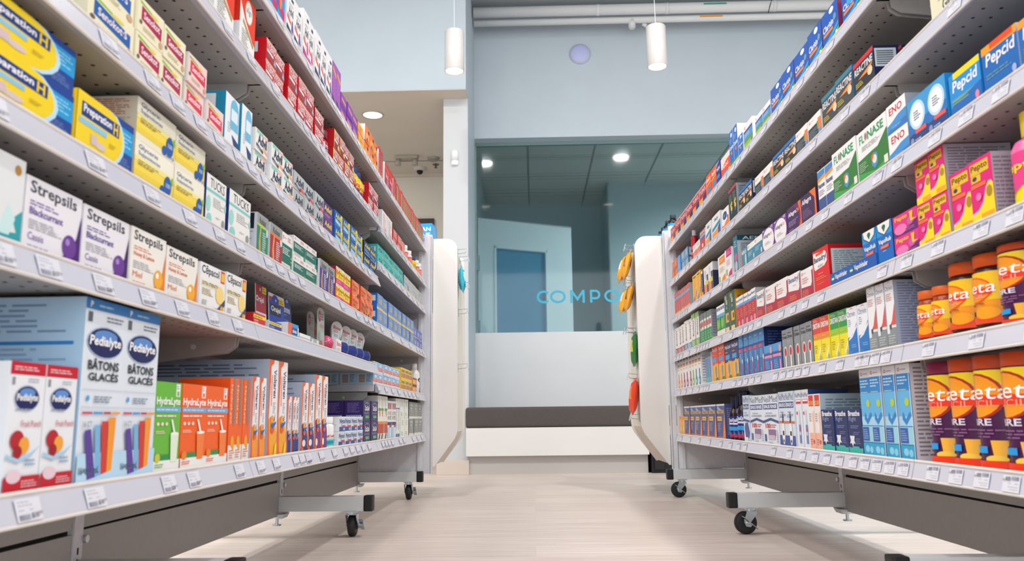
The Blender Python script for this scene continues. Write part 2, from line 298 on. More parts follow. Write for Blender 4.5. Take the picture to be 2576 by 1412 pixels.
kind('loz_yellow','lozenge_box','white and yellow extra strength lozenge box','efefef',[T('Cēpacol',.05,.72,.74,.96,'22242e',1),R(.8,.7,.97,.98,'e0402a'),R(.82,.74,.95,.93,'f5c02a'),R(.05,.5,.72,.62,'f6ecc4'),T('EXTRA STRENGTH',.08,.52,.7,.6,'4a4030',1),L(.08,.3,.55,.46,4,'b09a50'),E(.78,.4,.17,.2,'f4d882'),P([(.4,.06),(.7,.08),(1,.35),(1,.2),(.8,.02),(.6,0)],'3c4660'),E(.88,.1,.07,.07,'e0a52a'),L(.08,.08,.35,.2,3,'9a9aa4')])
kind('sinus_ltblue','pill_box','small pale blue and red box','dfe9f4',[R(.05,.6,.95,.95,'6fb0e0'),E(.5,.75,.28,.12,'cfe4f6'),R(.06,.25,.94,.56,'e0605a'),L(.12,.3,.86,.5,3,'f6c9c4'),L(.2,.08,.8,.14,1,'7fa8cc')],bars('b9b2aa','4a3a3a')[:1]+[R(0,0,1,1,'a9cbe4'),R(.1,.12,.55,.85,'d8cfc4')]+[R(.14,.18+i*.1,.51,.23+i*.1,'5a4a46') for i in range(7)]+[L(.6,.2,.92,.9,6,'5a7a96')])
kind('yellow_small','pill_box','small yellow box with dark red print','f2c92a',[R(.1,.6,.9,.85,'8a8430'),R(.05,.15,.95,.5,'b0603a'),L(.12,.2,.88,.45,4,'e8b878')],[R(0,0,1,1,'f4cc1e'),R(.3,.6,.9,.8,'e6e2d0')])
kind('orange_dark','pill_box','tiny orange and black box','f0953a',[R(0,.8,1,1,'3c3530'),R(.1,.25,.5,.6,'f8c080'),R(0,0,1,.12,'55483c')])
def preph(): return [R(0,0,1,1,'0f3f96'),R(.72,.4,1,.86,'159ad8'),L(.77,.5,.98,.8,4,'8fd2f0'),L(.76,.1,.96,.3,4,'6b86c0'),E(.42,.5,.42,.58,'bfe4f6'),E(.4,.52,.4,.55,'f5d50a'),R(0,.0,.42,1,'f5d50a'),R(.07,.58,.72,.84,'12347e'),T('Preparation',.1,.62,.58,.81,'ffffff',1),T('H',.61,.6,.69,.82,'f5d50a',1),R(.04,.44,.5,.54,'8fc6e4'),E(.4,.22,.1,.07,'d9c6c0'),R(.24,.17,.34,.36,'d4bfc0'),L(.55,.3,.7,.4,2,'c8b020')]
kind('cream_wide_l','cream_box','large yellow and blue cream box','f5d50a',preph(),[R(0,0,1,1,'f5d50a')])
kind('cream_wide','cream_box','smaller yellow and blue cream box','f5d50a',preph(),[R(0,0,1,1,'f5d50a')])
kind('suppository','suppository_box','white to yellow glycerin suppository box','f3f0dc',[R(0,.0,1,.16,'efe9d0'),R(0,.3,1,.5,'f6dc4a'),R(0,.16,1,.3,'f0d23a'),R(0,.5,1,.62,'f4e88e'),T('Glycerin',.08,.78,.55,.92,'3a5a96'),T('Suppositories',.08,.64,.62,.76,'3a5a96'),L(.08,.42,.6,.56,3,'a08a3a'),E(.84,.33,.1,.25,'1f57a8'),E(.7,.16,.06,.12,'1f57a8'),P([(.88,.5),(.97,.62),(.97,.4)],'7ab54a'),T('100',.78,.28,.9,.4,'bcd4f0',1),T('24+5',.74,.04,.96,.12,'3a6ab0',1)],[R(0,0,1,1,'c9c3b8'),L(.1,.55,.9,.95,8,'b0605a'),L(.1,.08,.9,.5,8,'9a958c')])
kind('pads_white','pad_box','white pad box with mint leaves','efeeea',[R(0,.66,1,.72,'7fd0c8'),T('TUCKS',.18,.76,.9,.95,'1c2440',0),L(.35,.4,.9,.6,5,'b0b4b4'),E(.12,.42,.1,.16,'9fdcd4'),E(.18,.12,.12,.12,'8fd4cc'),E(.97,.5,.05,.08,'9fdcd4'),E(.88,.16,.07,.09,'9a9a9a'),L(.5,.2,.8,.24,1,'b0b4b4')],[R(0,0,1,1,'16307a')])
def back(c,c2,name='Robax'): return [R(0,.72,1,1,'9a9c9a'),T(name,.2,.76,.8,.92,'3c3e3c',1),P([(0,.7),(1,.66),(1,.72),(0,.76)],c2),R(0,0,1,.68,c),P([(.25,.64),(.36,.6),(.3,.4),(.36,.12),(.24,.08),(.18,.3)],'dca45a'),E(.3,.66,.05,.04,'dca45a'),L(.48,.12,.82,.6,9,'e0e0dc'),E(.88,.62,.1,.1,'d6d8d4')]
kind('back_green','pill_box','green and grey back pain box','1f8a66',back('1f8a66','b8d43a'),[R(0,0,1,1,'d9dee6'),R(.05,.6,.9,.98,'1a1c34'),L(.1,.05,.9,.55,12,'8d95a4')])
kind('back_red','pill_box','red and grey back pain box','b3202a',back('b3202a','ee7a2a'),[R(0,0,1,1,'e6e8ec')])
kind('back_purple','pill_box','purple and grey back pain box','4a3a86',back('4a3a86','6a5aa0'),[R(0,0,1,1,'e6e8ec'),R(.1,.55,.9,.98,'1a2050')])
def store(c,extra=[]): return [E(.14,.87,.06,.05,'d8323a'),E(.15,.87,.03,.025,'f1efec'),L(.24,.85,.5,.89,1,'a9a9a9'),L(.55,.8,.95,.94,3,'e0847a'),R(0,.2,1,.7,c),L(.06,.42,.8,.62,4,'dfeae6')]+extra
kind('store_green_t','pill_box','tall white and green pharmacy box','efeeec',store('0f6b58',[R(.86,.0,1,.2,'26a58a'),L(.05,.03,.8,.16,5,'a9a9a9'),E(.9,.3,.05,.03,'9ad45a'),E(.9,.4,.05,.03,'9ad45a')]))
kind('store_green','pill_box','low white and green pharmacy box','efeeec',store('0f6b58',[R(.86,.0,1,.25,'26a58a'),L(.05,.03,.8,.16,4,'a9a9a9')]))
kind('midol','pill_box','yellow and pink box with red M','f5dc1e',[R(0,.88,1,1,'f0eee6'),L(.1,.91,.9,.97,1,'e0405a'),T('M',.06,.38,.44,.82,'d8322a',1),T('Midol',.5,.6,.94,.76,'1c1c1c',1),L(.5,.42,.9,.54,2,'c8a020'),R(0,0,1,.3,'dc1f7a'),L(.08,.06,.8,.24,3,'f29ac4')],[R(0,0,1,1,'c41a5a')])
arc=[R(0,0,1,1,'f0601c'),E(.1,.5,.86,.5,'f6c79a'),E(.08,.5,.82,.47,'f2782a'),R(0,.0,.12,1,'f0601c'),T('Motrin',.15,.56,.8,.78,'4a3a30',1),L(.15,.3,.6,.5,4,'6a4a30'),E(.84,.14,.12,.14,'34363e')]
kind('orange_arc','pill_box','orange box with glowing arc','f0601c',arc,[R(0,0,1,1,'ee4a14')]+BAR)
kind('orange_arc_top','pill_box','orange box with barcode side','f0601c',arc,[R(0,0,1,1,'ee4a14')]+bars('e6e6e6'))
kind('blue_yellow','pill_box','blue box with yellow stripe','6f93cc',[R(0,0,1,.16,'e8c560'),R(.3,.4,.8,.72,'b9b49a'),L(.35,.45,.75,.68,2,'8a8a6a'),L(.3,.8,.7,.9,1,'a9c4ea'),R(0,.3,.08,1,'1e6ec4')],[R(0,0,1,1,'1f74d0'),R(.2,.5,.9,.85,'e8edf4')])
kind('blue_deep','pill_box','deep blue box near end upright','5a6fc0',[R(.3,.3,.8,.7,'a0a8c8'),R(0,0,1,.1,'d0b878')],[R(0,0,1,1,'2a3fb0')])
def senna(c,name): return [P([(.06,.92),(.5,.84),(.5,.78),(.06,.84)],'8cbf3a'),P([(.12,.8),(.12,.4),(.92,.28),(.92,.66)],c),T(name,.2,.46,.84,.68,'f6e6ea',1,0,0),E(.62,.8,.14,.05,'e8d85a'),L(.2,.12,.7,.26,3,'c9c0a0'),E(.1,.3,.05,.06,'6a5a50'),E(.9,.16,.07,.1,'d0a888')]
kind('senna_blue','laxative_box','cream box with blue label','f0e9c8',senna('1d5ea8','Senokot·S'),[R(0,0,1,1,'e9e2c4')])
kind('senna_maroon','laxative_box','cream box with maroon label','f0e9c8',senna('b01a4a','Senokot'),[R(0,0,1,1,'f0eccf')])
kind('senna_pink','laxative_box','pale pink box with red label','f2d2cc',senna('dd2e4e','Senokot'),[R(0,0,1,1,'e6e2e2'),L(.2,.1,.8,.9,10,'b0b0b8')])
kind('laxative','laxative_box','white carton with pale blue arch','ecf1f4',[E(.66,.78,.3,.2,'6fbadc'),R(.36,.4,.96,.78,'6fbadc'),R(.42,.56,.9,.78,'dff0f8'),L(.2,.3,.5,.5,4,'c0ccd4'),P([(.5,.3),(1,.22),(1,.0),(.75,.05)],'24407a')],[R(0,0,1,1,'1c8cb0'),R(.06,.4,.8,.95,'e4ecee'),L(.1,.45,.76,.9,8,'8a98a0'),L(.2,.08,.8,.3,4,'9ad0e0')])
def advil(bg,tc,box,extra=[]): return extra+[T('Advil',.2,.36,.92,.82,tc,1),P([(.08,.34),(.62,.18),(.62,.04),(.08,.22)],box),L(.12,.12,.56,.24,2,'c0c4d4')]
kind('advil_white','pill_box','white box with mint cap and navy lettering','eeeee8',advil('','17204a','1a2452',[R(.1,.82,.6,.98,'8fcfbe'),R(.6,.82,1,.95,'f0b8ac'),P([(.66,.2),(1,.1),(1,.28),(.66,.36)],'f0a49c'),E(.64,.24,.08,.08,'e8d84a')]),[R(0,0,1,1,'eef1f4'),T('Advil',.3,.3,.7,.95,'2a4a86',1,0,1),L(.72,.1,.9,.9,3,'9aa8c0')])
kind('advil_silver','pill_box','silver box with navy lettering','b9bdbd',advil('','141c40','161e44',[P([(.6,.16),(1,.06),(1,.26),(.66,.34)],'d8525a'),E(.66,.22,.09,.09,'d8323a')]))
kind('advil_purple','pill_box','purple box with yellow lettering','5a2a7a',[T('Advil',.12,.5,.88,.85,'f2de3a',1),L(.15,.15,.85,.35,3,'c9a0c8'),R(0,.0,1,.06,'b05a4a')])
kind('advil_blue','pill_box','blue and yellow box with yellow lettering','1c5fb0',[R(.78,0,1,1,'f2d83a'),L(.82,.2,.96,.8,5,'6a7a4a'),T('Advil',.1,.56,.76,.88,'f2de3a',1),P([(.08,.5),(.72,.42),(.72,.2),(.08,.26)],'a9d0ee'),L(.1,.1,.7,.18,1,'8ab4e0')],[R(0,0,1,1,'1468c0'),R(.1,.1,.8,.5,'eef0f4')])
kind('advil_navy','pill_box','navy box with yellow lettering','1c3468',[T('Advil',.15,.58,.9,.88,'f0dc3a',1),P([(.1,.5),(.85,.36),(.85,.18),(.1,.3)],'4a86c8'),R(.1,.05,.9,.12,'8aa8cc')],[R(0,0,1,1,'101a38')])
kind('asa_teal','pill_box','turquoise painkiller box','4fc0b8',[T('ASA',.15,.45,.85,.8,'1f4a5a',1),R(0,.85,1,1,'3fb4ac'),L(.15,.1,.8,.35,4,'8ad8d2'),R(.9,.0,1,.3,'e0d25a')],[R(0,0,1,1,'2fbdb8')]+bars('e0e2e6','6a7078'))
kind('allergy_pale','pill_box','pale blue and gold box','aebfd0',[R(.1,.45,.9,.8,'d8c488'),R(0,.0,1,.25,'8fb8cc'),L(.15,.5,.85,.75,3,'c0a870')],[R(0,0,1,1,'5a78b0')])
kind('probiotic','supplement_box','white and red orange supplement box','f0efec',[P([(.0,1),(1,1),(1,.3),(.85,.34),(.3,.6),(0,.82)],'ee3a14'),E(.55,.76,.24,.2,'d0c8a8'),E(.55,.76,.21,.175,'f4f4f2'),T('align',.38,.7,.72,.84,'3a4a50',0,.2),P([(.2,.56),(.9,.3),(.9,.24),(.2,.5)],'b89a5a'),L(.15,.1,.6,.4,7,'b8b8b4'),L(.08,.05,.5,.08,1,'3a3a3a')],[R(0,0,1,1,'e8ecef'),R(0,.45,1,1,'e0301a')])
def tyl(c,low,extra=[]): return [R(0,.88,1,1,'e8b8a8'),T('TYLENOL',.04,.56,.96,.86,'f6eceb',1),P([(.06,.52),(.7,.46),(.7,.36),(.06,.4)],'f2efee'),P([(.06,.36),(.7,.3),(.7,.08),(.06,.12)],low),P([(.72,.1),(.85,.5),(1,.1)],'9ab8cc')]+extra
kind('tyl_red','pill_box','red box with white lettering','c22a2e',tyl('c22a2e','9a3a3e'),[R(0,0,1,1,'d40a1e'),R(.1,.3,.75,.8,'e8ecee')]+[R(.14+i*.08,.34,.18+i*.08,.76,'5a6670') for i in range(7)])
kind('tyl_yellow','pill_box','red box with yellow edge','b8282c',tyl('b8282c','8a2a30',[R(0,0,.08,1,'f0c82a'),E(.78,.2,.14,.12,'e8d860')]),[R(0,0,1,1,'c81420'),R(.0,.0,.5,1,'f2cc28')])
kind('tyl_pink','pill_box','light red cold medicine box','d86a62',[L(.1,.2,.9,.85,6,'f0c0b4'),R(0,.88,1,1,'e8a898'),R(0,0,.14,1,'d81a2a')],[R(0,0,1,1,'d8121e')])
kind('whitered','pill_box','white box with red print','ecebea',[L(.2,.1,.9,.9,9,'dd8a84'),R(.5,.0,.9,.2,'d8605a')],[R(0,0,1,1,'e6e8ea'),R(.1,.6,.7,.9,'7a8490')])
kind('kids_blue','pill_box','blue and pink children medicine box','2a9ad4',[E(.7,.7,.3,.2,'e03a6a'),P([(.0,.3),(1,.12),(1,.3),(0,.5)],'d4286a'),E(.4,.4,.16,.12,'f08a3a')])
def kids(c,c2): return [T('Advil',.28,.52,.86,.7,'23284a',1),L(.3,.72,.8,.76,1,'8a8aa0'),R(.55,.84,.85,.9,'2a3a6a'),P([(.1,.46),(.6,.38),(.6,.32),(.1,.4)],'f0583a'),P([(.7,.45),(.8,.45),(.95,.2),(.65,.22)],c),P([(.06,.26),(.94,.14),(.94,.02),(.06,.1)],c2),L(.1,.44,.5,.5,2,'a0a0b0')]
kind('advil_kids','pill_box','tall white box with navy band','efeeec',kids('6a5aa0','28305c'))
kind('advil_kids_pink','pill_box','tall white box with pink band','efeeec',kids('d84a9a','b83a8a'))
kind('purple_kids','pill_box','tall violet children medicine box','a455b4',[P([(.1,.9),(.9,.78),(.9,.7),(.1,.82)],'e8a83a'),L(.3,.4,.6,.7,4,'c080cc'),P([(.06,.26),(.94,.14),(.94,.02),(.06,.1)],'3a3f66')])
kind('purple_small','pill_box','small violet box with orange print','8a3fb0',[P([(.15,.75),(.85,.6),(.85,.42),(.15,.55)],'eaa04a'),P([(.1,.3),(.9,.16),(.9,.04),(.1,.15)],'4a3a78')],[R(0,0,1,1,'8a2ac0')])
kind('orange_y','pill_box','yellow orange box with pink band','f5b52e',[P([(0,.3),(1,.1),(1,.24),(0,.44)],'e0407a'),L(.2,.5,.8,.8,4,'e88a2a')])
kind('orange_flame','pill_box','orange box with flame picture','f07a2a',[E(.5,.35,.35,.25,'f6b04a'),E(.8,.75,.14,.12,'4a2a2a'),P([(.3,.1),(.7,.1),(.55,.4)],'8a4a6a')],[R(0,0,1,1,'e8eaee')])
kind('red_tall','pill_box','tall slim red box','b8343a',[L(.2,.1,.8,.85,9,'e09088'),P([(.4,.3),(.7,.2),(.7,.05),(.4,.1)],'e8a83a')],[R(0,0,1,1,'e8e6ea'),R(0,.9,1,1,'e01a2a')])
kind('red_tall2','pill_box','red box with white vertical panel','c42a2e',[P([(.15,.92),(.9,.78),(.9,.68),(.15,.82)],'ee6a2a'),T('Sinus',.25,.45,.8,.65,'f2dcd8',1),E(.7,.3,.18,.14,'a08ac0'),P([(.2,.14),(.5,.1),(.5,.04),(.2,.06)],'f0c02a')],[R(0,0,1,1,'e6e2e6'),R(.3,.1,.7,.5,'9aa0aa')])
kind('red_thin','pill_box','thin red and white box','c43c3a',[R(.0,.1,.3,.9,'8ab85a'),L(.3,.1,.9,.9,9,'e8a8a0'),R(0,.92,1,1,'e8342a')],[R(0,0,1,1,'d8545a'),R(.2,.2,.8,.8,'e8d8d4')])
kind('orange_small','pill_box','small orange citrus sachet box','f0a04e',[E(.5,.6,.3,.2,'f6c04a'),E(.5,.3,.22,.16,'f0e070'),R(.3,.85,.7,.95,'e87a2a'),L(.2,.06,.8,.14,1,'f8dcb0')])
kind('neo','sachet_box','navy and orange hot drink box','46508a',[R(0,.95,1,1,'dcdde4'),P([(.2,.94),(.55,.84),(.4,.82),(.05,.88)],'8fb0e0'),T('NEOCITRAN',.04,.72,.88,.84,'f0c34a',1),R(.05,.52,.62,.64,'e8c05a'),L(.08,.55,.6,.61,2,'5a4a3a'),L(.06,.2,.55,.46,8,'a9a6c0'),P([(.7,.02),(1,.02),(1,.8),(.86,.5),(.78,.25)],'ee8a3a'),R(0,.03,1,.06,'d8884a')])
def neil(t2): return [T('NeilMed',.03,.84,.97,.97,'22345e',1),R(.04,.7,.96,.81,'2f4f8a'),T(t2,.08,.72,.92,.79,'ffffff',1),L(.2,.6,.8,.65,1,'a0acc0'),T('ALL NATURAL INGREDIENTS',.12,.55,.88,.59,'3a4a70')]
kind('neil_bag','sinus_rinse_box','pale blue box with dark mitt shape','d4dfee',neil('NasaMist')+[P([(0,.5),(1,.46),(1,.42),(0,.45)],'3a5286'),P([(.3,.4),(.7,.42),(.95,.2),(.8,.08),(.3,.1),(.15,.3)],'4a4d94'),R(.1,.02,.7,.1,'e6e6e2')])
kind('neil_100','sinus_rinse_box','white sinus rinse box with navy arc','e2e9f2',neil('SINUS RINSE')+[P([(.0,.47),(.5,.53),(1,.47),(1,.42),(.5,.48),(0,.42)],'2b4c80'),T('100',.14,.32,.48,.42,'d2323e',1),L(.52,.33,.85,.41,2,'d2525e'),R(.32,.18,.78,.3,'8a6a90'),R(.3,.1,.74,.19,'c8b8c8'),R(.06,.06,.18,.2,'4a5a9a'),L(.84,.05,.97,.3,6,'9a9ab4'),L(.3,.02,.74,.07,2,'b4bccc')])
kind('neil_flo','sinus_rinse_box','white nasal spray box with pen bottle','d8e2ee',neil('SINUFLO')+[L(.1,.52,.7,.55,1,'4a5ab0'),R(.0,.42,1,.46,'dd6a4a'),R(.0,.0,1,.2,'39519a'),E(.5,.25,.19,.22,'f2f2ee'),R(.38,.1,.62,.34,'f2f2ee'),P([(.42,.42),(.58,.42),(.52,.62),(.48,.62)],'23262e'),R(.4,.2,.6,.28,'3a3a42'),E(.5,.1,.07,.03,'2a2a30')])
kind('neil_spray','sinus_rinse_box','slim pale box with spray tube','e3e9f1',[T('NeilMed',.03,.87,.97,.95,'22345e',1),R(.1,.76,.9,.84,'d2343e'),R(.15,.8,.85,.83,'f0f0f0'),P([(.45,.65),(.6,.65),(.64,.4),(.42,.4)],'c8d2e0'),R(.38,.08,.68,.4,'6a84b8'),R(.42,.22,.64,.28,'d0d6e4'),R(.42,.3,.64,.34,'d2455a'),E(.22,.6,.1,.03,'d8505a')],[R(0,0,1,1,'28427a')])
kind('secaris','nasal_gel_box','slim white and peach nasal gel box','efe9e6',[R(.1,.78,.9,.98,'d8343a'),T('SECARIS',.14,.8,.86,.88,'f6c43a',1),R(0,0,1,.3,'f0b49a'),P([(.55,.62),(.7,.45),(.65,.28),(.85,.24),(.9,.7)],'f4c4b0'),E(.68,.14,.14,.04,'d84a4a'),L(.1,.5,.5,.66,4,'b09a94'),L(.1,.08,.5,.2,3,'c07a64')],[R(0,0,1,1,'bcd0dc'),L(.08,.1,.92,.92,16,'7c98ac')])
kind('breathe','nasal_strip_box','navy nasal strip box with teal foot','1c2a62',[T('Breathe',.08,.84,.9,.96,'f4f4f8',1),T('Right',.1,.7,.62,.83,'9aa4c8'),L(.2,.56,.86,.64,2,'7a86b4'),L(.35,.42,.9,.5,2,'6a76a8'),P([(.1,.4),(.45,.4),(.4,.3),(.48,.22),(.36,.24),(.28,.16),(.2,.24),(.08,.22),(.15,.3)],'e4e6ec'),L(.5,.22,.9,.36,3,'6a76a8'),P([(0,0),(1,0),(1,.14),(.8,.13),(.7,.17),(.3,.17),(.2,.13),(0,.16)],'2fb4a8')],[R(0,0,1,1,'28386e')])
kind('nasal_blue','nasal_spray_box','tall pale and bright blue spray box','e6eaec',[E(.2,.945,.08,.02,'d8323a'),E(.21,.945,.04,.01,'f1efec'),L(.34,.935,.75,.955,1,'9a9a9a'),R(0,0,1,.9,'2a86cc'),R(0,.4,1,.72,'63b4e2'),R(0,.35,1,.45,'a9d6ee'),L(.08,.78,.85,.88,3,'bfe0f4'),L(.1,.72,.8,.74,1,'d8d09a'),E(.66,.6,.15,.045,'b8cf2a'),P([(.3,.5),(.5,.42),(.8,.5),(.9,.46),(.5,.36),(.25,.42)],'2e86c8'),R(.0,.16,1,.34,'9ad2e0'),R(.02,.17,.58,.33,'2f5ea8'),L(.08,.19,.52,.31,5,'8aa8d8'),R(0,0,1,.15,'2aa4d0'),E(.35,.08,.18,.04,'8ad0e8'),E(.7,.07,.14,.04,'8ad0e8'),R(.96,0,1,.9,'dfe6ea')],[R(0,0,1,1,'cfc8cc'),L(.06,.04,.94,.97,22,'8a8086')])
def spout(c): return [R(.1,.78,.95,1,'5a4a44'),R(.2,.82,.85,.92,'b8b0aa'),R(.1,.72,.95,.78,'d88a5a'),L(.25,.62,.8,.68,1,'b0aaa0'),E(.5,.17,.3,.15,c),R(.36,.25,.64,.45,c),E(.5,.47,.14,.06,c),E(.5,.15,.1,.06,'ffffff')]
for nm,c,ds in (('spout_orange','ee8a3a','white box picturing orange dropper'),('spout_purple','a43a8a','white box picturing purple dropper'),('spout_green','6fc83a','white box picturing green dropper'),('spout_teal','2f93b0','white box picturing teal dropper')):
    kind(nm,'dropper_box',ds,'f0ede6',spout(c),[R(0,0,1,1,'e2e2e6'),L(.1,.1,.9,.9,10,'a0a4b0')])
kind('spout_blue','dropper_box','slim blue dropper box','7f9dc4',[R(.0,.85,1,1,'5a5a62'),R(.3,.1,.7,.5,'3f8fb0'),L(.2,.5,.8,.8,5,'4a64a8'),E(.5,.12,.3,.1,'6fc0b0')],[R(0,0,1,1,'dcdfe6')])
def quil(c,n): return [R(0,.46,1,1,c),T(n,.06,.8,.9,.92,'ffffff',1),R(.1,.54,.7,.66,'3fa0d8'),L(.1,.7,.7,.76,1,'f0a03a'),P([(0,0),(1,0),(1,.5),(.7,.47),(0,.46)],'f2a81e'),E(.6,.3,.25,.22,'f4d86a'),E(.6,.3,.18,.19,'8a9098'),E(.6,.46,.12,.06,'e8a04a'),P([(.5,.06),(.95,.05),(.9,.12),(.55,.12)],'4a7a3a')]
kind('day','medicine_bag','red and yellow cold medicine pouch','d8321e',quil('e8451c','DayQuil'))
kind('night','medicine_bag','navy and yellow cold medicine pouch','1c2a66',quil('26306e','NyQuil'))
kind('hydra','nasal_spray_box','tall blue seawater spray box','2d74b4',[R(0,.7,1,1,'4f9ad4'),L(.15,.84,.8,.9,1,'bfe0f6'),R(0,.66,1,.7,'4a3f8a'),R(0,.58,.6,.65,'d84a6a'),L(.1,.35,.6,.55,6,'9ac4e4'),R(.62,.05,.8,.3,'e0445a'),E(.71,.36,.09,.06,'e8edf2'),L(.1,.06,.5,.14,2,'8ab4dc')],[R(0,0,1,1,'1b2f66'),L(.08,.1,.92,.92,14,'4a64a0')])
kind('hydra_s','nasal_spray_box','short blue seawater spray box','2a6cb4',[R(0,.72,1,1,'4f9ad4'),R(.7,.5,.9,.92,'e8a088'),R(0,.52,.7,.62,'ee8ab0'),R(0,.62,1,.68,'4a3f8a'),R(.74,.06,.9,.4,'ee8ab0'),L(.1,.1,.6,.42,5,'8ab8e0')],[R(0,0,1,1,'1c3a80')])
kind('grey_nasal','nasal_spray_box','slim grey nasal spray box','8e9294',[L(.15,.86,.85,.92,1,'3a3f4a'),T('Dristan',.08,.76,.92,.85,'2a2f3a',1),E(.55,.42,.28,.15,'e8dcd4'),E(.55,.42,.2,.11,'c8202e'),R(.46,.04,.66,.3,'eef0f0'),L(.1,.6,.8,.7,3,'b8bcc0')],[R(0,0,1,1,'585c62')])
def dris(c,c2): return [R(0,.62,1,1,c),R(0,.5,1,.64,c2),R(0,0,1,.5,'f2e21e'),T('DRISTAN',.05,.76,.95,.88,'ffffff',1),L(.1,.9,.8,.96,2,'e8c8b0'),L(.1,.54,.6,.6,1,'c8d048'),P([(.5,.12),(.9,.34),(.95,.3),(.6,.06)],'f8f2c0'),E(.78,.1,.13,.06,'b0b488'),L(.1,.2,.5,.4,4,'c0a820')]
kind('drist_red','nasal_spray_box','red to yellow nasal spray box','f2e21e',dris('d8443a','f08a2a'))
kind('drist_green','nasal_spray_box','green to yellow nasal spray box','f2e21e',dris('2f9a4c','9ac82a'))
kind('otri_blue','nasal_spray_box','white and blue nasal spray box','eef0f4',[T('Otrivin',.06,.8,.9,.92,'33427a',0),P([(.3,.95),(.55,.985),(.8,.95),(.55,.965)],'d8605a'),L(.1,.6,.5,.76,4,'a0acc4'),P([(0,.38),(.3,.4),(.7,.5),(1,.66),(1,0),(0,0)],'2478c4'),P([(.1,.36),(.5,.44),(1,.62),(1,.56),(.5,.38),(.1,.32)],'eef0f4'),L(.35,.16,.9,.24,2,'8ab8e4'),L(.1,.05,.5,.1,2,'6aa4dc')])
kind('otri_red','nasal_spray_box','tall white box with coral plume and grey foot','eef0f0',[T('Otrivin',.06,.86,.92,.93,'33427a',0),P([(.3,.97),(.55,.99),(.8,.97),(.55,.98)],'e0905a'),L(.1,.7,.8,.82,4,'d8938c'),P([(.35,.34),(.6,.4),(.95,.62),(1,.66),(1,.34)],'dd5a50'),R(0,0,1,.3,'8c9494'),R(0,.22,.3,.34,'e8ecec'),R(.3,.28,.5,.35,'4a5254'),L(.1,.06,.9,.2,4,'c0c6c6')],[R(0,0,1,1,'a4acc2'),L(.06,.03,.94,.97,24,'7680a0')])
def buck(c): return [T("Buckley's",.3,.34,.75,.9,'22262c',1,0,1),L(.1,.92,.5,.95,1,'c88a80'),R(0,0,1,.24,c),L(.1,.06,.9,.2,3,'e8e4e0')]
kind('buck_maroon','syrup_box','white syrup box with maroon foot','f0ece8',buck('a84450'))
kind('buck_blue','syrup_box','white syrup box with blue foot','f0ece8',buck('4f90be'))
kind('buck_green','syrup_box','white syrup box with green foot','f0ece8',buck('84b45a')+[R(0,.86,1,1,'9ac46a')],[R(0,0,1,1,'85808e'),L(.1,.1,.9,.9,10,'605c68')])
kind('green_cough','syrup_box','slim white over green cough box','ecebe4',[R(0,0,1,.45,'2f9a58'),L(.1,.1,.9,.4,4,'8ac89a'),R(.1,.55,.9,.72,'c86a6a'),R(0,.8,1,1,'78807a'),R(0,0,.12,1,'1f8a4a')],[R(0,0,1,1,'8c8c9a'),R(0,0,1,.12,'9ad43a'),L(.1,.2,.9,.9,8,'70707e')])
kind('green_leaf','syrup_box','white box with green leaf and glass','f2f2ec',[R(.05,.84,.45,.94,'6a70a0'),R(.55,.84,.95,.94,'6a70a0'),R(0,.62,1,.72,'5ab0e0'),R(0,.2,1,.62,'2e7a3a'),E(.3,.4,.25,.18,'8cc05a'),E(.72,.42,.18,.2,'4fc04a'),R(.0,.0,1,.18,'eceae0')])
kind('darkgreen','syrup_box','tall dark green syrup box','2f5a4a',[E(.3,.9,.2,.06,'b8b488'),R(.3,.72,.6,.84,'b8b8b0'),R(.2,.26,.8,.5,'e8b43a'),E(.6,.38,.12,.08,'4a3a2a'),R(.1,.03,.8,.14,'e8d0a0'),L(.3,.6,.7,.68,2,'c8c8b8')],[R(0,0,1,1,'c8981e'),L(.1,.1,.9,.9,6,'8a6a20')])
kind('bena_thin','syrup_box','slim white and crimson allergy box','c42a44',[R(0,.72,1,1,'f0eeea'),T('Benadryl',.04,.82,.96,.93,'3a4a8a',1),R(0,.68,1,.76,'5aa8dc'),L(.15,.3,.85,.6,5,'f08a50'),E(.6,.14,.28,.1,'ee8aa0')],[R(0,0,1,1,'b9b5b4'),L(.1,.1,.9,.9,9,'8a8a8a')])
kind('bena_white','allergy_box','white over red allergy box with lettering','efece8',[T('Benadryl',.06,.68,.86,.9,'34427e',1),L(.4,.58,.8,.63,1,'9a9ab0'),P([(0,.48),(.85,.4),(.93,.5),(.93,.9),(1,.95),(1,0),(0,0)],'b82a3e'),L(.1,.14,.7,.32,3,'e8884a')],[R(0,0,1,1,'b8c6cc')])
kind('store_red','allergy_box','white and crimson pharmacy allergy box','efece8',[E(.12,.87,.06,.05,'d8323a'),E(.13,.87,.03,.025,'f1efec'),L(.22,.85,.48,.89,1,'a9a9a9'),L(.1,.52,.75,.74,3,'e08a90'),P([(0,.42),(.8,.38),(.9,.5),(.9,.85),(1,.9),(1,0),(0,0)],'b42240'),L(.08,.1,.8,.32,4,'e08a60')])
kind('bena_red','allergy_box','large red allergy box with white panel','dd1a22',[P([(.05,.95),(.8,.9),(.9,.8),(.88,.66),(.7,.58),(.1,.55),(.05,.62)],'f2efec'),R(.2,.86,.7,.92,'e8552a'),T('Benadryl',.08,.68,.86,.84,'2c3468',1),T('ALLERGY',.3,.59,.66,.64,'6a6a78'),L(.3,.42,.8,.46,1,'f29a80'),L(.15,.3,.85,.38,2,'f08a50'),L(.2,.2,.7,.23,1,'f08a50')],[R(0,0,1,1,'c8141e'),R(.05,.06,.72,.9,'c9d6da'),L(.1,.1,.68,.86,16,'8a9aa0')])
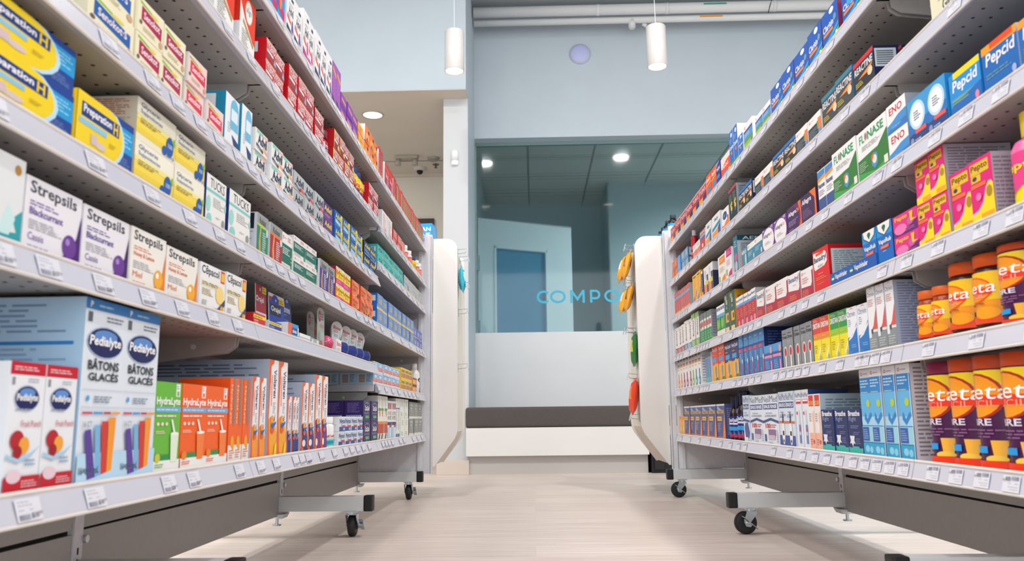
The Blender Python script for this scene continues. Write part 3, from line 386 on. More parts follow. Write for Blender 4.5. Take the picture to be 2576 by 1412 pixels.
kind('vapo','ointment_box','blue vapour rub box with white crest','0f6abf',[R(0,.7,1,1,'1a94d4'),P([(.04,1),(.96,1),(.9,.82),(.5,.68),(.1,.82)],'0a4a96'),P([(.08,1),(.92,1),(.86,.84),(.5,.71),(.14,.84)],'efeeea'),E(.5,.89,.12,.055,'1c6a4c'),P([(.42,.84),(.58,.84),(.5,.77)],'1c6a4c'),T('VapoRub',.1,.48,.92,.62,'ffffff',1),R(.2,.38,.78,.46,'d8342e'),T('ONGUENT',.24,.39,.74,.45,'f4b08a',1),L(.35,.3,.65,.34,1,'a9d0f0')],[R(0,0,1,1,'1052a0'),L(.2,.1,.8,.6,8,'6a9ad0')])
kind('pepto_chew','chewable_box','small magenta and purple chewables box','e02a84',[P([(0,.3),(.5,.2),(1,.5),(1,0),(0,0)],'6a1f6e'),T('Pepto',.08,.66,.6,.92,'f5c81e',1),E(.3,.3,.26,.24,'ee7ab8'),E(.72,.5,.14,.18,'d05aa8'),P([(.7,.9),(.85,.9),(.8,.55),(.98,.5),(.74,.45)],'f5c81e'),L(.5,.1,.95,.25,2,'b070b4')],[R(0,0,1,1,'7a3a8a')])
kind('pepto','stomach_box','hot pink stomach remedy box with yellow wave','e31c79',[R(.06,.76,.86,.94,'e6c21e'),T('Pepto',.1,.79,.82,.92,'7a2a2a',1),R(.08,.64,.5,.75,'e6c21e'),E(.24,.7,.1,.035,'5a2a5a'),R(.06,.55,.7,.61,'f4703a'),P([(0,.0),(1,.0),(1,.52),(.92,.58),(.8,.58),(.68,.5),(.52,.3),(.3,.2),(0,.16)],'f5b8c8'),P([(0,0),(1,0),(1,.5),(.92,.56),(.8,.56),(.7,.48),(.55,.28),(.32,.17),(0,.12)],'f5dc1a'),E(.82,.42,.13,.09,'b08a20'),R(.4,.02,.95,.12,'f5a81e'),E(.36,.4,.12,.06,'f07ab4')],[R(0,0,1,1,'a9a6b0'),L(.05,.06,.95,.94,14,'7c7a86')])
kind('red_thin_r','sinus_box','slim red cold medicine box','d0403e',[R(0,.68,1,.8,'7aa8d8'),L(.2,.2,.8,.62,6,'ee9a86'),R(0,0,1,.16,'e8b07a'),L(.2,.84,.8,.95,2,'f0b8a8')],[R(0,0,1,1,'9aa4a8')])
kind('yellow_fx','cold_box','golden yellow cold medicine box','f4bb2e',[L(.2,.3,.8,.85,7,'ee9030'),P([(0,.02),(.3,.3),(.4,.1),(1,.5),(1,.35),(.4,.02)],'8a6ab0'),R(.2,.88,.8,.94,'6a5a3a')],[R(0,0,1,1,'e8a81e')])
kind('navy_thin','cold_box','slim navy cold medicine box','2b356e',[R(0,.9,1,1,'e8e6e2'),R(0,.0,1,.2,'d8b83a'),L(.2,.3,.8,.8,5,'8a90b8')])
kind('white_strip','cold_box','slim white box with grey and orange strip','eeece8',[R(0,.0,.6,.4,'ee8a4a'),R(.6,.0,1,.7,'4a4a5e'),R(.3,.35,.9,.5,'e0d83a'),L(.2,.6,.6,.9,5,'c0b0b8')],[R(0,0,1,1,'23284a'),R(0,.7,1,1,'b9bcc4')])
kind('white_orange','supplement_box','white box with orange top tab','f0eeea',[R(.2,.7,1,.95,'f08a2e'),L(.3,.76,.9,.88,2,'f8c890'),L(.2,.4,.9,.6,5,'e0a890'),P([(.3,.02),(1,.02),(1,.3),(.6,.22)],'f08a2e'),R(.1,.1,.25,.3,'8ab86a')])
kind('white_magenta','supplement_box','white box with magenta top tab','f0eeea',[R(.2,.74,1,1,'cc1f78'),L(.3,.8,.9,.92,2,'ee9ac4'),L(.2,.45,.9,.65,5,'dd9ac0'),P([(.3,.02),(1,.02),(1,.3),(.6,.22)],'cc1f78'),R(.1,.15,.3,.35,'8ac04a')],[R(0,0,1,1,'efe8ee'),T('immune',.3,.15,.7,.9,'cc3a88',1,0,1)])
kind('aerius','allergy_box','tall teal allergy box','2a7a92',[L(.2,.7,.8,.9,3,'a9d0dc'),E(.5,.45,.3,.1,'e0508a'),E(.5,.2,.34,.14,'b9bcc0')],[R(0,0,1,1,'b9c2c6'),R(0,.86,1,1,'174a60'),T('AERIUS',.12,.88,.88,.97,'e8eef2',1),L(.08,.1,.92,.8,14,'6c8490')])
kind('aerius_w','allergy_box','small teal allergy box','3a8aa0',[T('AERIUS',.1,.72,.9,.9,'eef2f4',1),E(.75,.4,.14,.3,'c0d4da'),R(0,0,.14,1,'e86a70')])
kind('store_teal','allergy_box','white and teal pharmacy allergy box','efeeea',[E(.12,.88,.06,.06,'d8323a'),E(.13,.88,.03,.03,'f1efec'),L(.22,.86,.48,.9,1,'a9a9a9'),R(0,.12,1,.72,'3f88a4'),L(.08,.4,.7,.62,3,'a9d0dc'),E(.84,.3,.07,.13,'d8e4e8'),R(.05,.04,.9,.14,'e0403a')])
kind('allegra_w','allergy_box','purple box with large white disc','7a4a98',[E(.5,.46,.5,.5,'f1efee'),T('Allegra',.08,.56,.66,.76,'4a3a66',1,.15),L(.68,.6,.9,.72,2,'ee8a6a'),L(.2,.28,.8,.42,3,'b8b0bc'),R(.05,.92,.2,.97,'d8c8e4'),T('12',.8,.88,.95,.98,'ffffff',1)])
kind('allegra_o','allergy_box','dark purple box with orange sunrise edge','4a2258',[R(.82,0,1,1,'f0681e'),E(.5,.5,.45,.52,'6e2464'),E(.42,.45,.42,.48,'43205a'),T('Allegra',.08,.62,.66,.82,'f2eef4',1,.15),T('24',.68,.66,.86,.8,'f2a02a',1),L(.1,.3,.8,.5,4,'a890b4'),L(.1,.08,.6,.2,2,'a890b4')])
kind('allegra_p','allergy_box','plum box with orange corner','3f1f50',[P([(.8,0),(1,0),(1,.9),(.92,.5)],'a02a6a'),P([(.92,0),(1,0),(1,1),(.6,1),(.9,.7)],'e8701e'),T('Allegra',.06,.64,.7,.86,'f2eef4',1,.15),L(.1,.2,.7,.5,6,'8a7098')])
kind('nasonex','nasal_spray_box','slim white box with blue and orange top','f0f0ee',[R(0,.78,1,.98,'3f86c4'),P([(0,.72),(1,.78),(1,.86),(0,.8)],'f09a2a'),T('Nasonex',.06,.58,.94,.7,'2c3a6a',1),L(.1,.4,.9,.54,3,'a0a4b4'),R(0,.08,1,.34,'3c5690'),R(0,0,1,.08,'ee6a2a')])
kind('flonase','nasal_spray_box','white and green nasal spray box','edeeec',[T('FL',.08,.76,.26,.92,'1f9a5c',1),E(.31,.845,.05,.075,'ee8a2a'),E(.31,.845,.03,.05,'3f86c4'),T('NASE',.37,.76,.9,.92,'1f9a5c',1),L(.15,.6,.85,.7,3,'b8bcba'),P([(0,.46),(.55,.5),(.68,.5),(1,.72),(1,0),(0,0)],'2f7a34'),P([(0,0),(1,0),(1,.2),(.6,.1),(0,.22)],'3fa44e'),P([(.46,.4),(.56,.44),(.66,.4),(.66,.22),(.56,.14),(.46,.22)],'4a90c8'),E(.56,.31,.07,.08,'e8e4c8'),P([(.46,.4),(.56,.44),(.52,.34),(.46,.3)],'e8603a'),L(.05,.22,.35,.4,5,'a9c8a4'),R(.86,.1,.98,.24,'e8e8da')])
kind('eno','antacid_box','white and blue antacid box with red lettering','f0efec',[T('ENO',.14,.62,.82,.88,'cc2436',1),P([(0,0),(1,0),(1,.55),(.6,.5),(.3,.38),(0,.3)],'3f8fd0'),P([(0,0),(1,0),(1,.25),(.4,.2),(0,.1)],'2878c0'),L(.25,.12,.8,.2,2,'9ac8ea')],[R(0,0,1,1,'a9b0b8')])
kind('gasx','antacid_box','blue box with white round badge','2273bc',[R(0,.5,1,1,'3a9ad6'),E(.5,.62,.42,.3,'bfe0f4'),E(.5,.62,.33,.24,'f4f6f6'),L(.32,.52,.68,.72,4,'3a4a70'),P([(0,.26),(1,.3),(1,.0),(0,0)],'23407e'),R(.35,.24,.92,.32,'ee5a4a'),L(.3,.08,.8,.16,1,'9ab4dc'),E(.15,.12,.1,.08,'8a96b8')],[R(0,0,1,1,'1e8cd0')])
kind('pepcid_l','antacid_box','bright blue box with yellow top strip','1f8ed8',[R(.15,.86,1,1,'f2dc1e'),T('Pepcid',.1,.5,.92,.82,'f4f6f8',1,.12),R(.06,.36,.8,.42,'7aa88a'),P([(.0,.0),(1,.0),(1,.45),(.4,.35),(0,.25)],'1868b8'),R(.06,.3,.6,.34,'6a9a8a'),E(.86,.2,.06,.09,'ee8aa0')],[R(0,0,1,1,'1a7cc8')])
kind('pepcid_d','antacid_box','blue box with orange top strip','1668b8',[R(0,.84,1,1,'f4a01e'),R(.25,.88,.9,1,'e8501e'),T('Pepcid',.1,.5,.94,.82,'f0f2f6',1,.12),L(.08,.3,.8,.42,2,'6a9aa8'),P([(0,0),(1,0),(1,.1),(0,.14)],'28a4e0'),E(.86,.2,.06,.08,'a9b4e0'),P([(0,0),(.12,0),(0,.16)],'e8402a')],[R(0,0,1,1,'e6e8ec'),R(.3,.0,.7,.3,'d8403a')])
kind('cold_orange','cold_box','small orange and red cold box','d8662e',[L(.15,.3,.85,.85,4,'f2b04a'),R(0,0,1,.16,'8a6a90')],[R(0,0,1,1,'c42a1e')])
kind('cold_blue','cold_box','blue cold medicine box by upright','5a90cc',[L(.15,.3,.85,.85,5,'9ac0e0'),R(0,.0,1,.2,'7aa0cc')],[R(0,0,1,1,'1f84d8')])
kind('cold_blue2','cold_box','small blue box with pale yellow print','5a94c8',[L(.15,.3,.85,.85,3,'dcd478'),R(0,0,.12,1,'1f84d8')],[R(0,0,1,1,'3a5a7a'),R(.1,.1,.9,.9,'9ab0c0')])
kind('store_pink','cold_box','white and coral pharmacy box','efebe6',[L(.15,.7,.85,.9,3,'a0a0a4'),P([(0,.0),(1,.0),(1,.6),(0,.5)],'e07066'),L(.15,.2,.85,.4,2,'f0b0a4')])
kind('gaviscon_r','antacid_box','red box with blue banded label','c8323a',[R(.06,.68,.94,.94,'c4c0c8'),T('GAVISCON',.1,.74,.9,.86,'2a2f50',1),P([(0,.56),(1,.62),(1,.7),(0,.64)],'3a6ac0'),E(.5,.26,.14,.1,'f4dcd8')],[R(0,0,1,1,'e8e2e0')])
kind('hyland','cold_box','white box with teal and orange bands','edeeea',[T("Baby",.3,.7,.8,.88,'34506a',1,.2),P([(0,.36),(1,.5),(1,.66),(0,.5)],'3f8cac'),P([(0,.0),(.7,.0),(.7,.38),(0,.3)],'f0983a'),P([(.7,.0),(1,.0),(1,.5),(.7,.4)],'3a5a96')],[R(0,0,1,1,'e4e6ee')])
kind('oval_blue','cold_box','white and orange box with blue oval','f1efec',[E(.45,.66,.3,.2,'2d4a86'),L(.25,.6,.65,.72,2,'a9bcdc'),P([(0,0),(1,0),(1,.42),(.7,.4),(.3,.2),(0,.24)],'f0823a'),E(.86,.5,.1,.09,'b0502a')],[R(0,0,1,1,'e4e6ee')])
def rea(tc,extra=[]): return [R(0,.88,1,1,tc),T('REACTINE',.04,.62,.96,.82,'e6e6ea',1,.15),P([(.2,.46),(.75,.58),(.95,.6),(.8,.44)],'f08a2a'),E(.8,.42,.12,.12,'e8d0b0'),L(.08,.24,.5,.4,3,'d8c83a'),L(.08,.08,.6,.18,2,'8a8a94')]+extra
RS=[R(0,0,1,1,'16204e'),R(.05,.4,.9,.92,'c9d2d8')]+[R(.12,.46+i*.06,.78,.49+i*.06,'5a6676') for i in range(7)]
kind('react','allergy_box','black allergy box with blue top','23262e',rea('1a72c4'),RS)
kind('react_t','allergy_box','tall black allergy box with red top','23262e',[R(0,.92,1,1,'b83a50'),L(.1,.6,.8,.85,5,'8a8a80'),P([(.3,.55),(.8,.62),(.8,.52),(.3,.46)],'c8c83a'),E(.6,.4,.2,.08,'f0c05a'),E(.6,.3,.12,.06,'3f8a98')],[R(0,0,1,1,'a4acb4'),L(.06,.1,.94,.94,16,'5a6674')])
kind('react_g','allergy_box','grey black allergy box with teal top','3a3f44',rea('2f7f96'),[R(0,0,1,1,'1f74c0')])
kind('react_r','allergy_box','black allergy box with red top','20222c',rea('d4202e'),RS)
kind('store_black','allergy_box','white over black pharmacy allergy box','efece6',[E(.14,.85,.06,.05,'d8323a'),E(.15,.85,.03,.025,'f1efec'),L(.25,.83,.5,.87,1,'a9a9a9'),R(0,0,.78,.62,'27323c'),L(.06,.12,.7,.52,6,'7a8890'),R(.78,.3,1,.75,'ee7a3a'),R(.7,.35,.8,.66,'5aa05a'),R(.78,.0,1,.3,'6a90c8')])
kind('green_cream','antacid_box','cream box with lime green top','e6e0c0',[R(0,.5,1,1,'b4d45a'),L(.2,.3,.8,.45,3,'9ab870'),T('Gaviscon',.3,.08,.9,.28,'4a5a60',1)])
kind('tyl_cold','cold_box','red yellow and navy cold medicine box','c02c38',[R(0,.0,.5,.4,'f2a82e'),P([(.4,0),(1,0),(1,.5),(.6,.45)],'28386e'),T('TYLENOL',.06,.62,.94,.84,'f2e2e4',1),R(0,.9,1,1,'e8a0a0')],[R(0,0,1,1,'e8e6e8')])
kind('dayq','cold_box','orange daytime cold box','ee5a22',[T('DayQuil',.08,.66,.92,.86,'ffffff',1),E(.6,.3,.3,.16,'3a90c8'),P([(.0,.5),(1,.58),(1,.64),(0,.56)],'f4b83a')],[R(0,0,1,1,'d83a1e')])
kind('nightq','cold_box','navy night time cold box','26348a',[T('NyQuil',.1,.6,.9,.78,'ffffff',1),P([(0,.8),(.6,.95),(1,1),(0,1)],'9aa4cc'),R(.1,.3,.8,.45,'3a90d0')],[R(0,0,1,1,'1a2468')])
kind('dayq_big','cold_box','white and orange daytime cold box','f0e4dc',[P([(0,0),(1,0),(1,.75),(.6,.72),(0,.5)],'f04a1c'),T('DayQuil',.14,.42,.78,.62,'fff4ec',1),E(.5,.16,.25,.13,'3a9ad4'),R(.8,.05,.95,.25,'f4c8a8')],[R(0,0,1,1,'f0441c')])
def clar(): return [R(0,.25,1,1,'0f56b4'),E(.62,.88,.14,.08,'f0f2f4'),T('Claritin',.06,.46,.7,.64,'f2f2f8',1,.12),R(.08,.34,.66,.42,'ee8a1e'),E(.8,.6,.09,.09,'6a9ab0'),P([(0,.14),(.4,.22),(1,.4),(1,.3),(.5,.12),(0,.06)],'2f9ad8'),P([(0,0),(1,0),(1,.26),(.5,.12),(0,.08)],'4fae4a'),E(.85,.16,.06,.04,'f0f2ea')]
kind('clar','allergy_box','royal blue allergy box with green meadow','0f56b4',clar(),[R(0,0,1,1,'8a2440')])
kind('clar_r','allergy_box','blue allergy box with maroon side','1f8ad0',clar()+[R(.3,.5,1,1,'3fa4dc')],[R(0,0,1,1,'9a3050'),T('Claritin',.3,.2,.75,.6,'f0dce4',1,0,1)])
kind('clar_thin','allergy_box','slim tall blue allergy box','1f6cc4',[E(.6,.88,.2,.06,'e8ecf2'),T('Claritin',.06,.5,.94,.6,'ffffff',1),E(.5,.4,.14,.05,'ee8a2a'),R(0,0,1,.16,'3a9a4a'),L(.1,.66,.8,.8,3,'8ab8e8')],[R(0,0,1,1,'eceef2')])
kind('store_sky','allergy_box','white pharmacy box with sky and meadow','efeeea',[E(.14,.88,.06,.05,'d8323a'),E(.15,.88,.03,.025,'f1efec'),R(0,.35,1,.76,'4a96d0'),R(0,.68,1,.76,'3a4a9a'),L(.08,.5,.7,.66,3,'b9dcf2'),R(0,0,1,.36,'8cc43a'),P([(0,.36),(.5,.45),(1,.4),(1,.3),(0,.3)],'5a9a4a'),E(.85,.25,.07,.1,'7a6ab0')],[R(0,0,1,1,'e6e6ea')])
# aliases used as printed wraps of round containers
def meta(c): return [R(0,0,1,1,'4a1648'),R(0,.62,1,1,'f2d21e'),E(.46,.73,.46,.24,'b02a1e'),E(.44,.73,.43,.22,'f29a1e'),R(.03,.64,.88,.74,'ee3a14'),T('Meta',.0,.7,1,.86,'ffffff',1,.12),T('MUCIL',.14,.625,.8,.69,'f6a08a',1),T('FIBRE',.12,.43,.7,.5,'e6d8e8',1),L(.12,.3,.9,.4,3,'8a5a88'),R(.02,.15,.6,.22,c),P([(.66,.28),(.9,.28),(.84,.08),(.7,.06)],'f5b43a'),E(.72,.09,.16,.04,'f2c84a'),R(0,0,1,.075,'ee3a14' if c!='d' else 'c8146a'),T('48',.12,.02,.28,.06,'f6b8a0',1)]
META=meta('1e9ae0')
GUM=[R(0,0,1,1,'f29a1e'),R(0,.45,1,1,'f6c81e'),E(.42,.66,.36,.26,'ee5a1e'),E(.42,.66,.33,.23,'f4961e'),R(.08,.56,.76,.68,'ee3a14'),T('Meta',.06,.6,.82,.82,'ffffff',1,.12),T('MUCIL',.2,.5,.66,.58,'f6b09a',1),L(.1,.36,.9,.42,1,'a05a1e'),R(.0,.0,1,.16,'ee4a1e'),R(.1,.16,.4,.28,'1f8a44'),E(.66,.2,.2,.12,'f6a01e')]
QUIL=[R(0,0,1,1,'1a2a78'),R(0,.62,1,.7,'d8dcec'),T('NyQuil',.1,.7,.9,.92,'ffffff',1),R(0,.34,1,.52,'3a9ad8'),L(.1,.14,.8,.3,3,'8a9ac8'),E(.75,.1,.16,.08,'c02a3a')]
WHT=[R(0,0,1,.4,'3fc0cc'),P([(0,.38),(1,.5),(1,.4),(0,.3)],'8adce0'),T('Caffeine',.1,.5,.9,.64,'d23a3a',1,.1),L(.1,.12,.8,.28,3,'1f7a8c')]
REDB=[R(0,0,1,1,'c01a24'),R(0,0,.3,1,'bcd8ea'),T('TYLENOL',.3,.6,.95,.8,'ffffff',1),R(.3,.4,1,.5,'5ab0d8'),L(.35,.1,.9,.35,4,'e8a0a0')]
YB=[R(0,0,1,.5,'d82a2a'),R(0,.5,1,.85,'f2cc2a'),R(0,.3,1,.42,'1f3f8a'),T('TYLENOL',.05,.55,.95,.75,'c01a24',1)]
PR=[R(0,0,1,1,'e0604a'),L(.1,.2,.9,.85,6,'f4c4b8'),R(0,0,1,.1,'3a3a96')]
PY=[R(0,0,1,1,'f2c81e'),L(.1,.2,.9,.85,5,'8a7a1e')]
LOT=[E(.55,.72,.3,.14,'26262a'),E(.55,.7,.18,.06,'efeeea'),P([(.5,.5),(.6,.5),(.65,.4),(.45,.4)],'3a3a3a'),P([(.4,.0),(.5,.0),(.56,.26),(.46,.3)],'5a2a34'),P([(.6,.0),(.72,.0),(.72,.26),(.64,.3)],'5a2a34')]
SPR=[R(0,.3,1,.8,'d84a2a'),R(0,.5,1,.62,'2f3a6a'),L(.1,.35,.9,.48,2,'f0c0a0')]
PBOT=[R(0,0,1,1,'e8408a'),P([(0,0),(1,0),(1,.35),(.8,.4),(.6,.3),(.3,.12),(0,.1)],'f5dc1a'),T('Pepto',.1,.6,.95,.82,'f5dc1a',1)]
# rack, shelf, design, y of near end, width, columns, height, rows, depth, boxes deep (metres)
ITEMS = [
 ('L','0','electrolyte_carton_small',0.8227,0.0621,2,0.1349,1,0.1,1),
 ('L','0','freezer_pop_carton',0.9527,0.0988,2,0.2201,1,0.24,1),
 ('L','0','hydration_green',1.1503,0.085,1,0.1285,1,0.1,1),
 ('L','0','hydration_orange',1.2366,0.0951,2,0.1287,1,0.1,1),
 ('L','0','hydration_side',1.4324,0.0381,3,0.1465,1,0.09,1),
 ('L','0','gel_orange_s',1.5467,0.0411,2,0.1543,1,0.2,1),
 ('L','0','gel_orange_l',1.6434,0.0632,2,0.1942,1,0.26,1),
 ('L','0','gel_blue_s',1.7784,0.0322,3,0.1229,1,0.1,1),
 ('L','0','gel_blue_m',1.8814,0.056,2,0.1581,1,0.22,1),
 ('L','0','gel_purple_m',1.997,0.0634,2,0.1814,1,0.26,1),
 ('L','0','@wbottle',2.1278,0.0538,2,0.0791,1,0.04,1),
 ('L','0','sleep_blue',2.2537,0.0801,4,0.0401,2,0.06,1),
 ('L','0','sleep_purple',2.5861,0.1154,2,0.0656,2,0.06,3),
 ('L','0','herbal_tall',2.8241,0.0615,3,0.1524,1,0.12,1),
 ('L','0','nomess',3.0169,0.0871,2,0.1388,1,0.08,1),
 ('L','0','white_thin',3.1912,0.0426,2,0.1515,1,0.08,1),
 ('L','0','greenwhite',3.2861,0.115,2,0.076,2,0.08,1),
 ('L','0','grey_small',3.5387,0.1441,3,0.0722,2,0.05,1),
 ('L','1','swan',0.743,0.0787,1,0.0927,1,0.06,1),
 ('L','1','loz_purple',0.8237,0.1102,1,0.0812,1,0.05,1),
 ('L','1','loz_purple2',0.9365,0.1123,1,0.0791,1,0.05,1),
 ('L','1','loz_honey',1.0531,0.1039,1,0.0796,1,0.05,1),
 ('L','1','loz_honey',1.1622,0.1126,1,0.0763,1,0.05,1),
 ('L','1','loz_yellow',1.2796,0.1069,1,0.0745,1,0.05,1),
 ('L','1','loz_yellow',1.392,0.1009,1,0.0778,1,0.05,1),
 ('L','1b','sinus_ltblue',2.7313,0.092,6,0.0387,2,0.055,4),
 ('L','1b','yellow_small',3.3034,0.106,3,0.0455,2,0.05,1),
 ('L','1b','orange_dark',3.6333,0.125,1,0.0327,2,0.04,1),
 ('L','1b','@lotion',3.6823,0.2803,1,0.1406,1,0.05,1),
 ('L','2','cream_wide_l',0.7118,0.1858,1,0.0555,2,0.06,1),
 ('L','2','cream_wide',0.9001,0.1396,1,0.0694,1,0.06,1),
 ('L','2','suppository',1.0463,0.1229,1,0.0597,2,0.07,1),
 ('L','2','suppository',1.172,0.1138,1,0.0588,2,0.07,1),
 ('L','2','pads_white',1.2907,0.0876,1,0.086,1,0.06,1),
 ('L','2','pads_white',1.3877,0.112,1,0.0866,1,0.06,1),
 ('L','2','back_green',1.5448,0.0677,1,0.0834,1,0.06,1),
 ('L','2','back_red',1.6227,0.0801,1,0.0823,1,0.06,1),
 ('L','2','store_green_t',1.7056,0.0761,1,0.0822,1,0.06,1),
 ('L','2','store_green',1.7848,0.0983,2,0.0457,2,0.07,1),
 ('L','2','back_purple',2.0079,0.0831,2,0.0814,1,0.06,1),
 ('L','2','midol',2.1786,0.0927,2,0.047,2,0.06,1),
 ('L','2','orange_arc',2.3799,0.106,1,0.0454,2,0.06,1),
 ('L','2','orange_arc',2.4976,0.0699,3,0.0569,1,0.05,1),
 ('L','2','orange_arc_top',2.5094,0.0956,2,0.0463,2,0.05,1),
 ('L','2','blue_yellow',2.7707,0.1095,8,0.0549,2,0.05,1),
 ('L','2','blue_deep',3.6464,0.0975,3,0.0441,2,0.05,1),
 ('L','3','senna_blue',0.9106,0.1148,1,0.05,2,0.06,1),
 ('L','3','senna_maroon',1.0276,0.0776,1,0.0503,2,0.06,1),
 ('L','3','senna_maroon',1.1078,0.0749,1,0.05,2,0.06,1),
 ('L','3','senna_pink',1.1915,0.0745,1,0.0477,2,0.06,1),
 ('L','3','senna_pink',1.2709,0.0732,1,0.0489,1,0.06,1),
 ('L','3','laxative',1.359,0.0687,1,0.1008,1,0.09,1),
 ('L','3','laxative',1.4318,0.0557,1,0.1062,1,0.09,1),
 ('L','3','advil_white',1.5078,0.0739,1,0.0439,2,0.07,1),
 ('L','3','advil_white',1.6045,0.0799,2,0.0453,2,0.07,1),
 ('L','3','advil_silver',1.7704,0.0868,3,0.0413,2,0.07,1),
 ('L','3','advil_purple',2.039,0.0972,1,0.042,2,0.06,1),
 ('L','3','advil_blue',2.1585,0.0918,4,0.0453,2,0.06,1),
 ('L','3','advil_navy',2.5378,0.1065,2,0.0441,2,0.06,1),
 ('L','3b','asa_teal',2.7754,0.1125,5,0.0356,2,0.06,1),
 ('L','3b','allergy_pale',3.3592,0.1169,5,0.0328,2,0.06,1),
 ('L','4','probiotic',1.2845,0.0919,1,0.118,1,0.08,1),
 ('L','4','probiotic',1.4049,0.0831,1,0.118,1,0.08,1),
 ('L','4','tyl_red',1.5478,0.0655,2,0.0448,2,0.07,1),
 ('L','4','tyl_red',1.7082,0.0684,3,0.0528,2,0.07,1),
 ('L','4','tyl_red',1.932,0.0859,1,0.0457,2,0.07,1),
 ('L','4','@redbottle',2.022,0.0893,1,0.0746,1,0.05,1),
 ('L','4','tyl_yellow',2.1202,0.0661,4,0.052,2,0.07,1),
 ('L','4','@ybottle',2.3847,0.0555,3,0.0992,1,0.05,1),
 ('L','4','tyl_red',2.6029,0.0839,2,0.0466,2,0.06,1),
 ('L','4b','whitered',2.8403,0.0963,1,0.0777,1,0.07,1),
 ('L','4b','whitered',2.9533,0.1039,1,0.081,1,0.07,1),
 ('L','4b','tyl_pink',3.0753,0.1026,3,0.0313,2,0.06,1),
 ('L','4b','@pillred',3.416,0.1183,2,0.0778,1,0.04,1),
 ('L','4b','@pillyellow',3.678,0.0917,1,0.0763,1,0.04,1),
 ('L','4b','@pillred',3.7966,0.0926,2,0.0808,1,0.04,1),
 ('L','5','kids_blue',1.5622,0.0493,2,0.12,1,0.06,1),
 ('L','5','advil_kids',1.6725,0.061,2,0.1111,1,0.06,1),
 ('L','5','advil_kids_pink',1.7979,0.053,2,0.1265,1,0.06,1),
 ('L','5','advil_kids',1.9114,0.0598,3,0.1277,1,0.06,1),
 ('L','5','purple_kids',2.0909,0.0486,2,0.1293,1,0.06,1),
 ('L','5','purple_small',2.1928,0.0762,3,0.04,2,0.06,1),
 ('L','5','orange_y',2.4332,0.0789,1,0.0406,2,0.06,1),
 ('L','5','orange_flame',2.5183,0.0774,3,0.0531,2,0.06,1),
 ('L','5','red_tall',2.7654,0.0464,2,0.1156,1,0.08,1),
 ('L','5','red_tall2',2.8824,0.0857,2,0.0946,1,0.07,1),
 ('L','5','red_tall',3.0628,0.0745,1,0.0946,1,0.07,1),
 ('L','5','red_thin',3.1469,0.0545,16,0.0888,1,0.07,1),
 ('R','0','orange_small',3.8071,0.094,2,0.0842,1,0.05,1),
 ('R','0','neo',3.0013,0.1327,6,0.1265,1,0.06,1),
 ('R','0','@quil',2.855,0.0579,2,0.1497,1,0.04,1),
 ('R','0','@quil',2.7428,0.0533,2,0.1637,1,0.04,1),
 ('R','0','neil_bag',2.6583,0.0794,1,0.1484,1,0.05,1),
 ('R','0','neil_100',2.3445,0.1545,2,0.1444,1,0.09,1),
 ('R','0','neil_flo',2.1976,0.0716,2,0.1474,1,0.06,1),
 ('R','0','neil_spray',2.0888,0.0528,2,0.1478,1,0.1,1),
 ('R','0','secaris',1.9984,0.0437,2,0.1343,1,0.16,1),
 ('R','0','breathe',1.761,0.0783,3,0.096,1,0.08,1),
 ('R','0','nasal_blue',1.5232,0.0584,4,0.1762,1,0.1,1),
 ('R','0','@fibre',1.1799,0.0771,4,0.1721,1,0.08,1),
 ('R','1','spout_white',3.3635,0.0708,8,0.1369,1,0.05,1),
 ('R','1','spout_blue',3.1758,0.0392,3,0.1219,1,0.05,1),
 ('R','1','day',2.958,0.1019,2,0.1402,1,0.04,1),
 ('R','1','night',2.752,0.0999,2,0.1319,1,0.04,1),
 ('R','1','hydra',2.4487,0.0596,5,0.1396,1,0.14,1),
 ('R','1','hydra_s',2.2762,0.0862,2,0.0775,1,0.05,1),
 ('R','1','grey_nasal',2.0177,0.0502,5,0.1055,1,0.05,1),
 ('R','1','drist_red',1.9042,0.0554,2,0.1069,1,0.05,1),
 ('R','1','drist_green',1.7936,0.054,2,0.107,1,0.05,1),
 ('R','1','otri_blue',1.685,0.0531,2,0.104,1,0.05,1),
 ('R','1','otri_red',1.5557,0.0404,3,0.1294,1,0.12,1),
 ('R','1','@gummy_s',1.3842,0.0531,2,0.0916,1,0.06,1),
 ('R','1','@gummy',1.2315,0.0757,2,0.1185,1,0.08,1),
 ('R','1','@fibre2',1.087,0.0723,2,0.1192,1,0.08,1),
 ('R','2','buck_maroon',3.6924,0.0833,3,0.1264,1,0.05,1),
 ('R','2','buck_blue',3.5336,0.0794,2,0.1325,1,0.05,1),
 ('R','2','buck_green',3.3714,0.0766,2,0.1426,1,0.05,1),
 ('R','2','green_cough',3.1434,0.044,5,0.1207,1,0.05,1),
 ('R','2','green_leaf',2.9193,0.0639,2,0.1126,1,0.05,1),
 ('R','2','darkgreen',2.7572,0.0749,2,0.1375,1,0.1,1),
 ('R','2','bena_thin',2.499,0.0505,5,0.1031,1,0.08,1),
 ('R','2','bena_white',2.4037,0.0864,1,0.0832,1,0.05,1),
 ('R','2','store_red',2.187,0.1083,2,0.0837,1,0.05,1),
 ('R','2','bena_white',2.0847,0.0989,1,0.0804,1,0.05,1),
 ('R','2','store_red',1.9913,0.0902,1,0.0764,1,0.05,1),
 ('R','2','bena_red',1.8772,0.1083,1,0.1057,1,0.12,1),
 ('R','2','vapo',1.538,0.0708,2,0.0834,1,0.05,1),
 ('R','2','pepto_chew',1.4329,0.0999,1,0.0403,2,0.06,1),
 ('R','2','pepto',1.3188,0.0563,2,0.0778,2,0.11,1),
 ('R','2','pepto',1.1859,0.0658,2,0.0988,1,0.05,1),
 ('R','2','@pinkbottle',1.0988,0.0727,1,0.1392,1,0.07,1),
 ('R','3','red_thin_r',3.7763,0.0505,3,0.1116,1,0.06,1),
 ('R','3','red_thin_r',3.5326,0.0467,5,0.1068,1,0.06,1),
